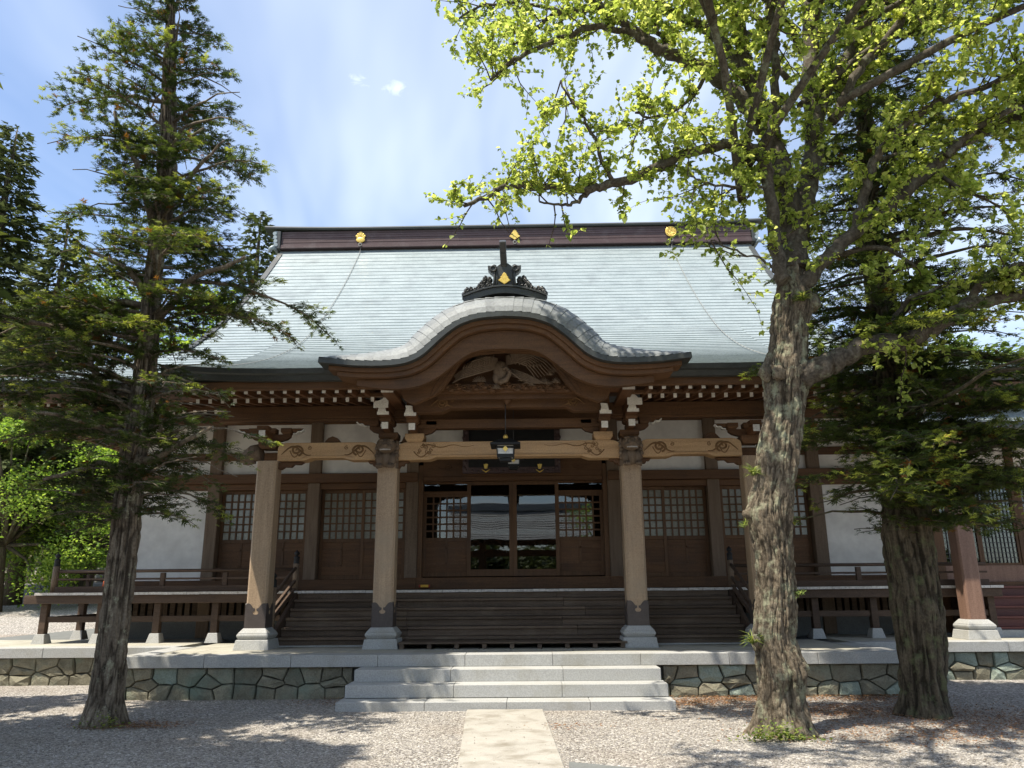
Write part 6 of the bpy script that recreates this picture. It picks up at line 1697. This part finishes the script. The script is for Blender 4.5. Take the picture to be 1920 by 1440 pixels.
# gate behind the camera, seen only as a reflection in the glass doors
gate = thing('temple_gate', 'small tiled temple gate opposite the hall, behind the camera', 'gate', (-.3, -13, 0))
for x in (-2.6, 2.0):
    for y in (-14.2, -11.8): box('gate_post', 'wood_z', gate, x-.16, x+.16, y-.16, y+.16, 0, 3.7, .01)
    box('gate_beam', 'wood_y', gate, x-.12, x+.12, -14.6, -11.4, 3.7, 4.0)
for y in (-14.2, -11.8): box('gate_beam', 'wood_x', gate, -3.4, 2.8, y-.11, y+.11, 3.3, 3.6); box('gate_beam', 'wood_x', gate, -3.6, 3.0, y-.11, y+.11, 4.0, 4.2)
m = MB()
for s in (1, -1):
    for i in range(14):
        y0 = 2.9-i*.21; y1 = y0-.21; z0 = 4.1+(2.9-y0)*.62; z1 = 4.1+(2.9-y1)*.62
        A = [(-4.6+8.6*k/8, -13+s*y0, z0+.03+.15*abs(k-4)**2/16) for k in range(9)]; B = [(-4.6+8.6*k/8, -13+s*y1, z1+.15*abs(k-4)**2/16) for k in range(9)]
        if s > 0: m.strip(B, A)
        else: m.strip(A, B)
m.obj('roof', 'tile_dark', gate); box('roof_ridge', 'tile_dark', gate, -4.7, 4.1, -13.2, -12.8, 5.9, 6.35, .02)
for x in [-4.4+.4*k for k in range(21)]: box('rafter', 'wood_y', gate, x-.04, x+.04, -15.7, -10.3, 4.02, 4.10)

# ---------------------------------------------------------------- behind the hall
far_conifer('conifer_tree', 'tall sunlit conifer at the left edge of the picture', pt(5, 400, 30).x, 30, pt(5, 240, 30).z-gz(-20, 30), 4.2, 41, n_br=170, spray=.42, step=.2, z_start=.15, gap=.28)
far_conifer('conifer_tree', 'bushy conifer filling the gap between the left edge and the slender trunk', pt(120, 480, 27).x, 27, pt(120, 420, 27).z-gz(-16, 27), 3.0, 42, n_br=150, spray=.40, step=.2, z_start=.15, gap=.28)
far_conifer('conifer_tree', 'conifer tip rising behind the left end of the ridge', pt(490, 400, 40).x, 40, pt(490, 385, 40).z-gz(-13, 40)-.8, 2.8, 43, n_br=150, spray=.45, step=.22, z_start=.2, gap=.3)
far_conifer('conifer_tree', 'small conifer tip just above the ridge near the leaf-cluster crest', pt(678, 420, 46).x, 46, pt(678, 410, 46).z-gz(0, 46), 2.2, 44, n_br=90, spray=.4, step=.22, z_start=.3)
far_broadleaf('broadleaf_tree', 'bright yellow-green tree behind the left slope of the roof', pt(400, 560, 34).x, 34, pt(400, 505, 34).z-1.5, 4.6, 45, 'leaf_maple', 9000, .24, lobes=22, zc=.6)
far_broadleaf('broadleaf_tree', 'green tree behind the main roof left of the slender trunk', pt(210, 600, 33).x, 33, pt(210, 500, 33).z-1, 4.2, 46, 'leaf_far', 8000, .24, lobes=20)
far_broadleaf('broadleaf_tree', 'dark green tree low at the left edge behind the shrubs', pt(20, 640, 38).x, 38, pt(20, 560, 38).z-1.5, 5.0, 47, 'needle_far', 8000, .26, lobes=20)
far_conifer('conifer_tree', 'conifer behind the right end of the ridge', pt(1345, 420, 44).x, 44, pt(1345, 408, 44).z-gz(9, 44), 2.6, 48, n_br=90, spray=.4, step=.22, z_start=.3)
# maples and shrubs on the bank at left
far_broadleaf('maple_tree', 'bright light-green maple at the left edge under the eaves', pt(30, 900, 25).x, 25, 6.9, 2.7, 51, 'leaf_maple', 11000, .13, lobes=26, zc=.50, squash=.95)
far_broadleaf('maple_tree', 'bright light-green maple left of the slender trunk under the eaves', pt(185, 900, 26.5).x, 26.5, 6.0, 2.5, 52, 'leaf_maple', 11000, .13, lobes=26, zc=.50, squash=.95)
for k, (px_, h, rad, lab, mm_) in enumerate(((-40, 3.2, 2.0, 'dark shrub at the far left above the boulders', 'leaf_far'), (45, 2.6, 1.5, 'reddish-green shrub on the bank left of the corner post', 'leaf_far'), (110, 2.9, 1.7, 'round green shrub directly above the black capped corner post', 'leaf_maple'), (160, 2.5, 1.4, 'clipped green shrub on the bank beside the orange cone', 'leaf_maple'), (240, 3.4, 1.9, 'tall shrub on the bank behind the slender trunk', 'leaf_far'))):
    p = pt(px_, 1070, 37.6); far_broadleaf('shrub', lab, p.x, 37.8+.4*(k % 2), h, rad, 60+k, mm_, 5200, .16, lobes=14, zc=.5, squash=.9, cat='shrub', trunk_r=.02)
# boulders retaining the bank
bw_ = thing('boulder_wall', 'row of rough pale boulders retaining the bank beyond the lane at far left', 'wall', (pt(60, 1080, 36).x, 36.2, 1.9))
x = pt(-60, 1080, 36.2).x; r8 = random.Random(8)
while x < pt(250, 1080, 36.2).x:
    w_ = r8.uniform(.32, .6); m = MB(); c = Vector((x+w_, 36.2, gz(x, 36.2)+.26)); m.ball(c, 1, n=10, sq=(w_, .45, r8.uniform(.42, .56)))
    for i in range(len(m.v)):
        v = Vector(m.v[i]); d = v-c; m.v[i] = tuple(c+d*(1+.35*mn.noise(v*1.7)))
    m.sm = [False]*len(m.f); m.obj('boulder', 'boulder', bw_, 0, c); x += w_*1.75
# wooded hills
def woods(name, label, boxes, n, seed, mleaf='leaf_far'):
    r = random.Random(seed); P, D, Nn, S, T = [], [], [], [], []
    for k in range(n):
        x0, x1, y0, y1 = boxes[k % len(boxes)]; x = r.uniform(x0, x1); y = y0+(y1-y0)*r.random(); b = gz(x, y); rad = r.uniform(2.2, 3.8); h = r.uniform(4.5, 8.5)*(.6 if y < 0 else 1); br_ = r.uniform(-.25, .25)
        for i in range(330):
            d = Vector((r.gauss(0, 1), r.gauss(0, 1), r.gauss(.15, 1))).normalized(); q = r.random()**.4; nf = 1+.4*mn.noise(d*2+Vector((k, 0, seed)))
            P.append((x+d.x*rad*q*nf, y+d.y*rad*q*nf, b+h*.55+d.z*h*.5*q*nf)); D.append((r.gauss(0, 1), r.gauss(0, 1), r.gauss(0, .6))); Nn.append((r.gauss(0, .4), r.gauss(0, .4), 1)); S.append(r.uniform(.4, .95)); T.append(min(1, max(.01, r.gauss(.45, .2)+br_)))
    tag(cloud_mesh(name, P, D, Nn, S, [(0, 0, 0), (.45, .34, .06), (1, 0, -.1), (.45, -.34, .06)], [(0, 3, 2, 1)], T, mleaf), label, kind='stuff')
woods('rear_woods', 'dark woods standing behind the gate on the far side of the court', [(-30, 30, -34, -20)], 90, 71, 'needle_far')
woods('hillside_woods', 'sunlit woods covering the hills behind the temple', [(14, 40, 50, 85), (30, 70, 60, 110), (-50, -12, 46, 80), (-12, 16, 55, 90)], 230, 70)
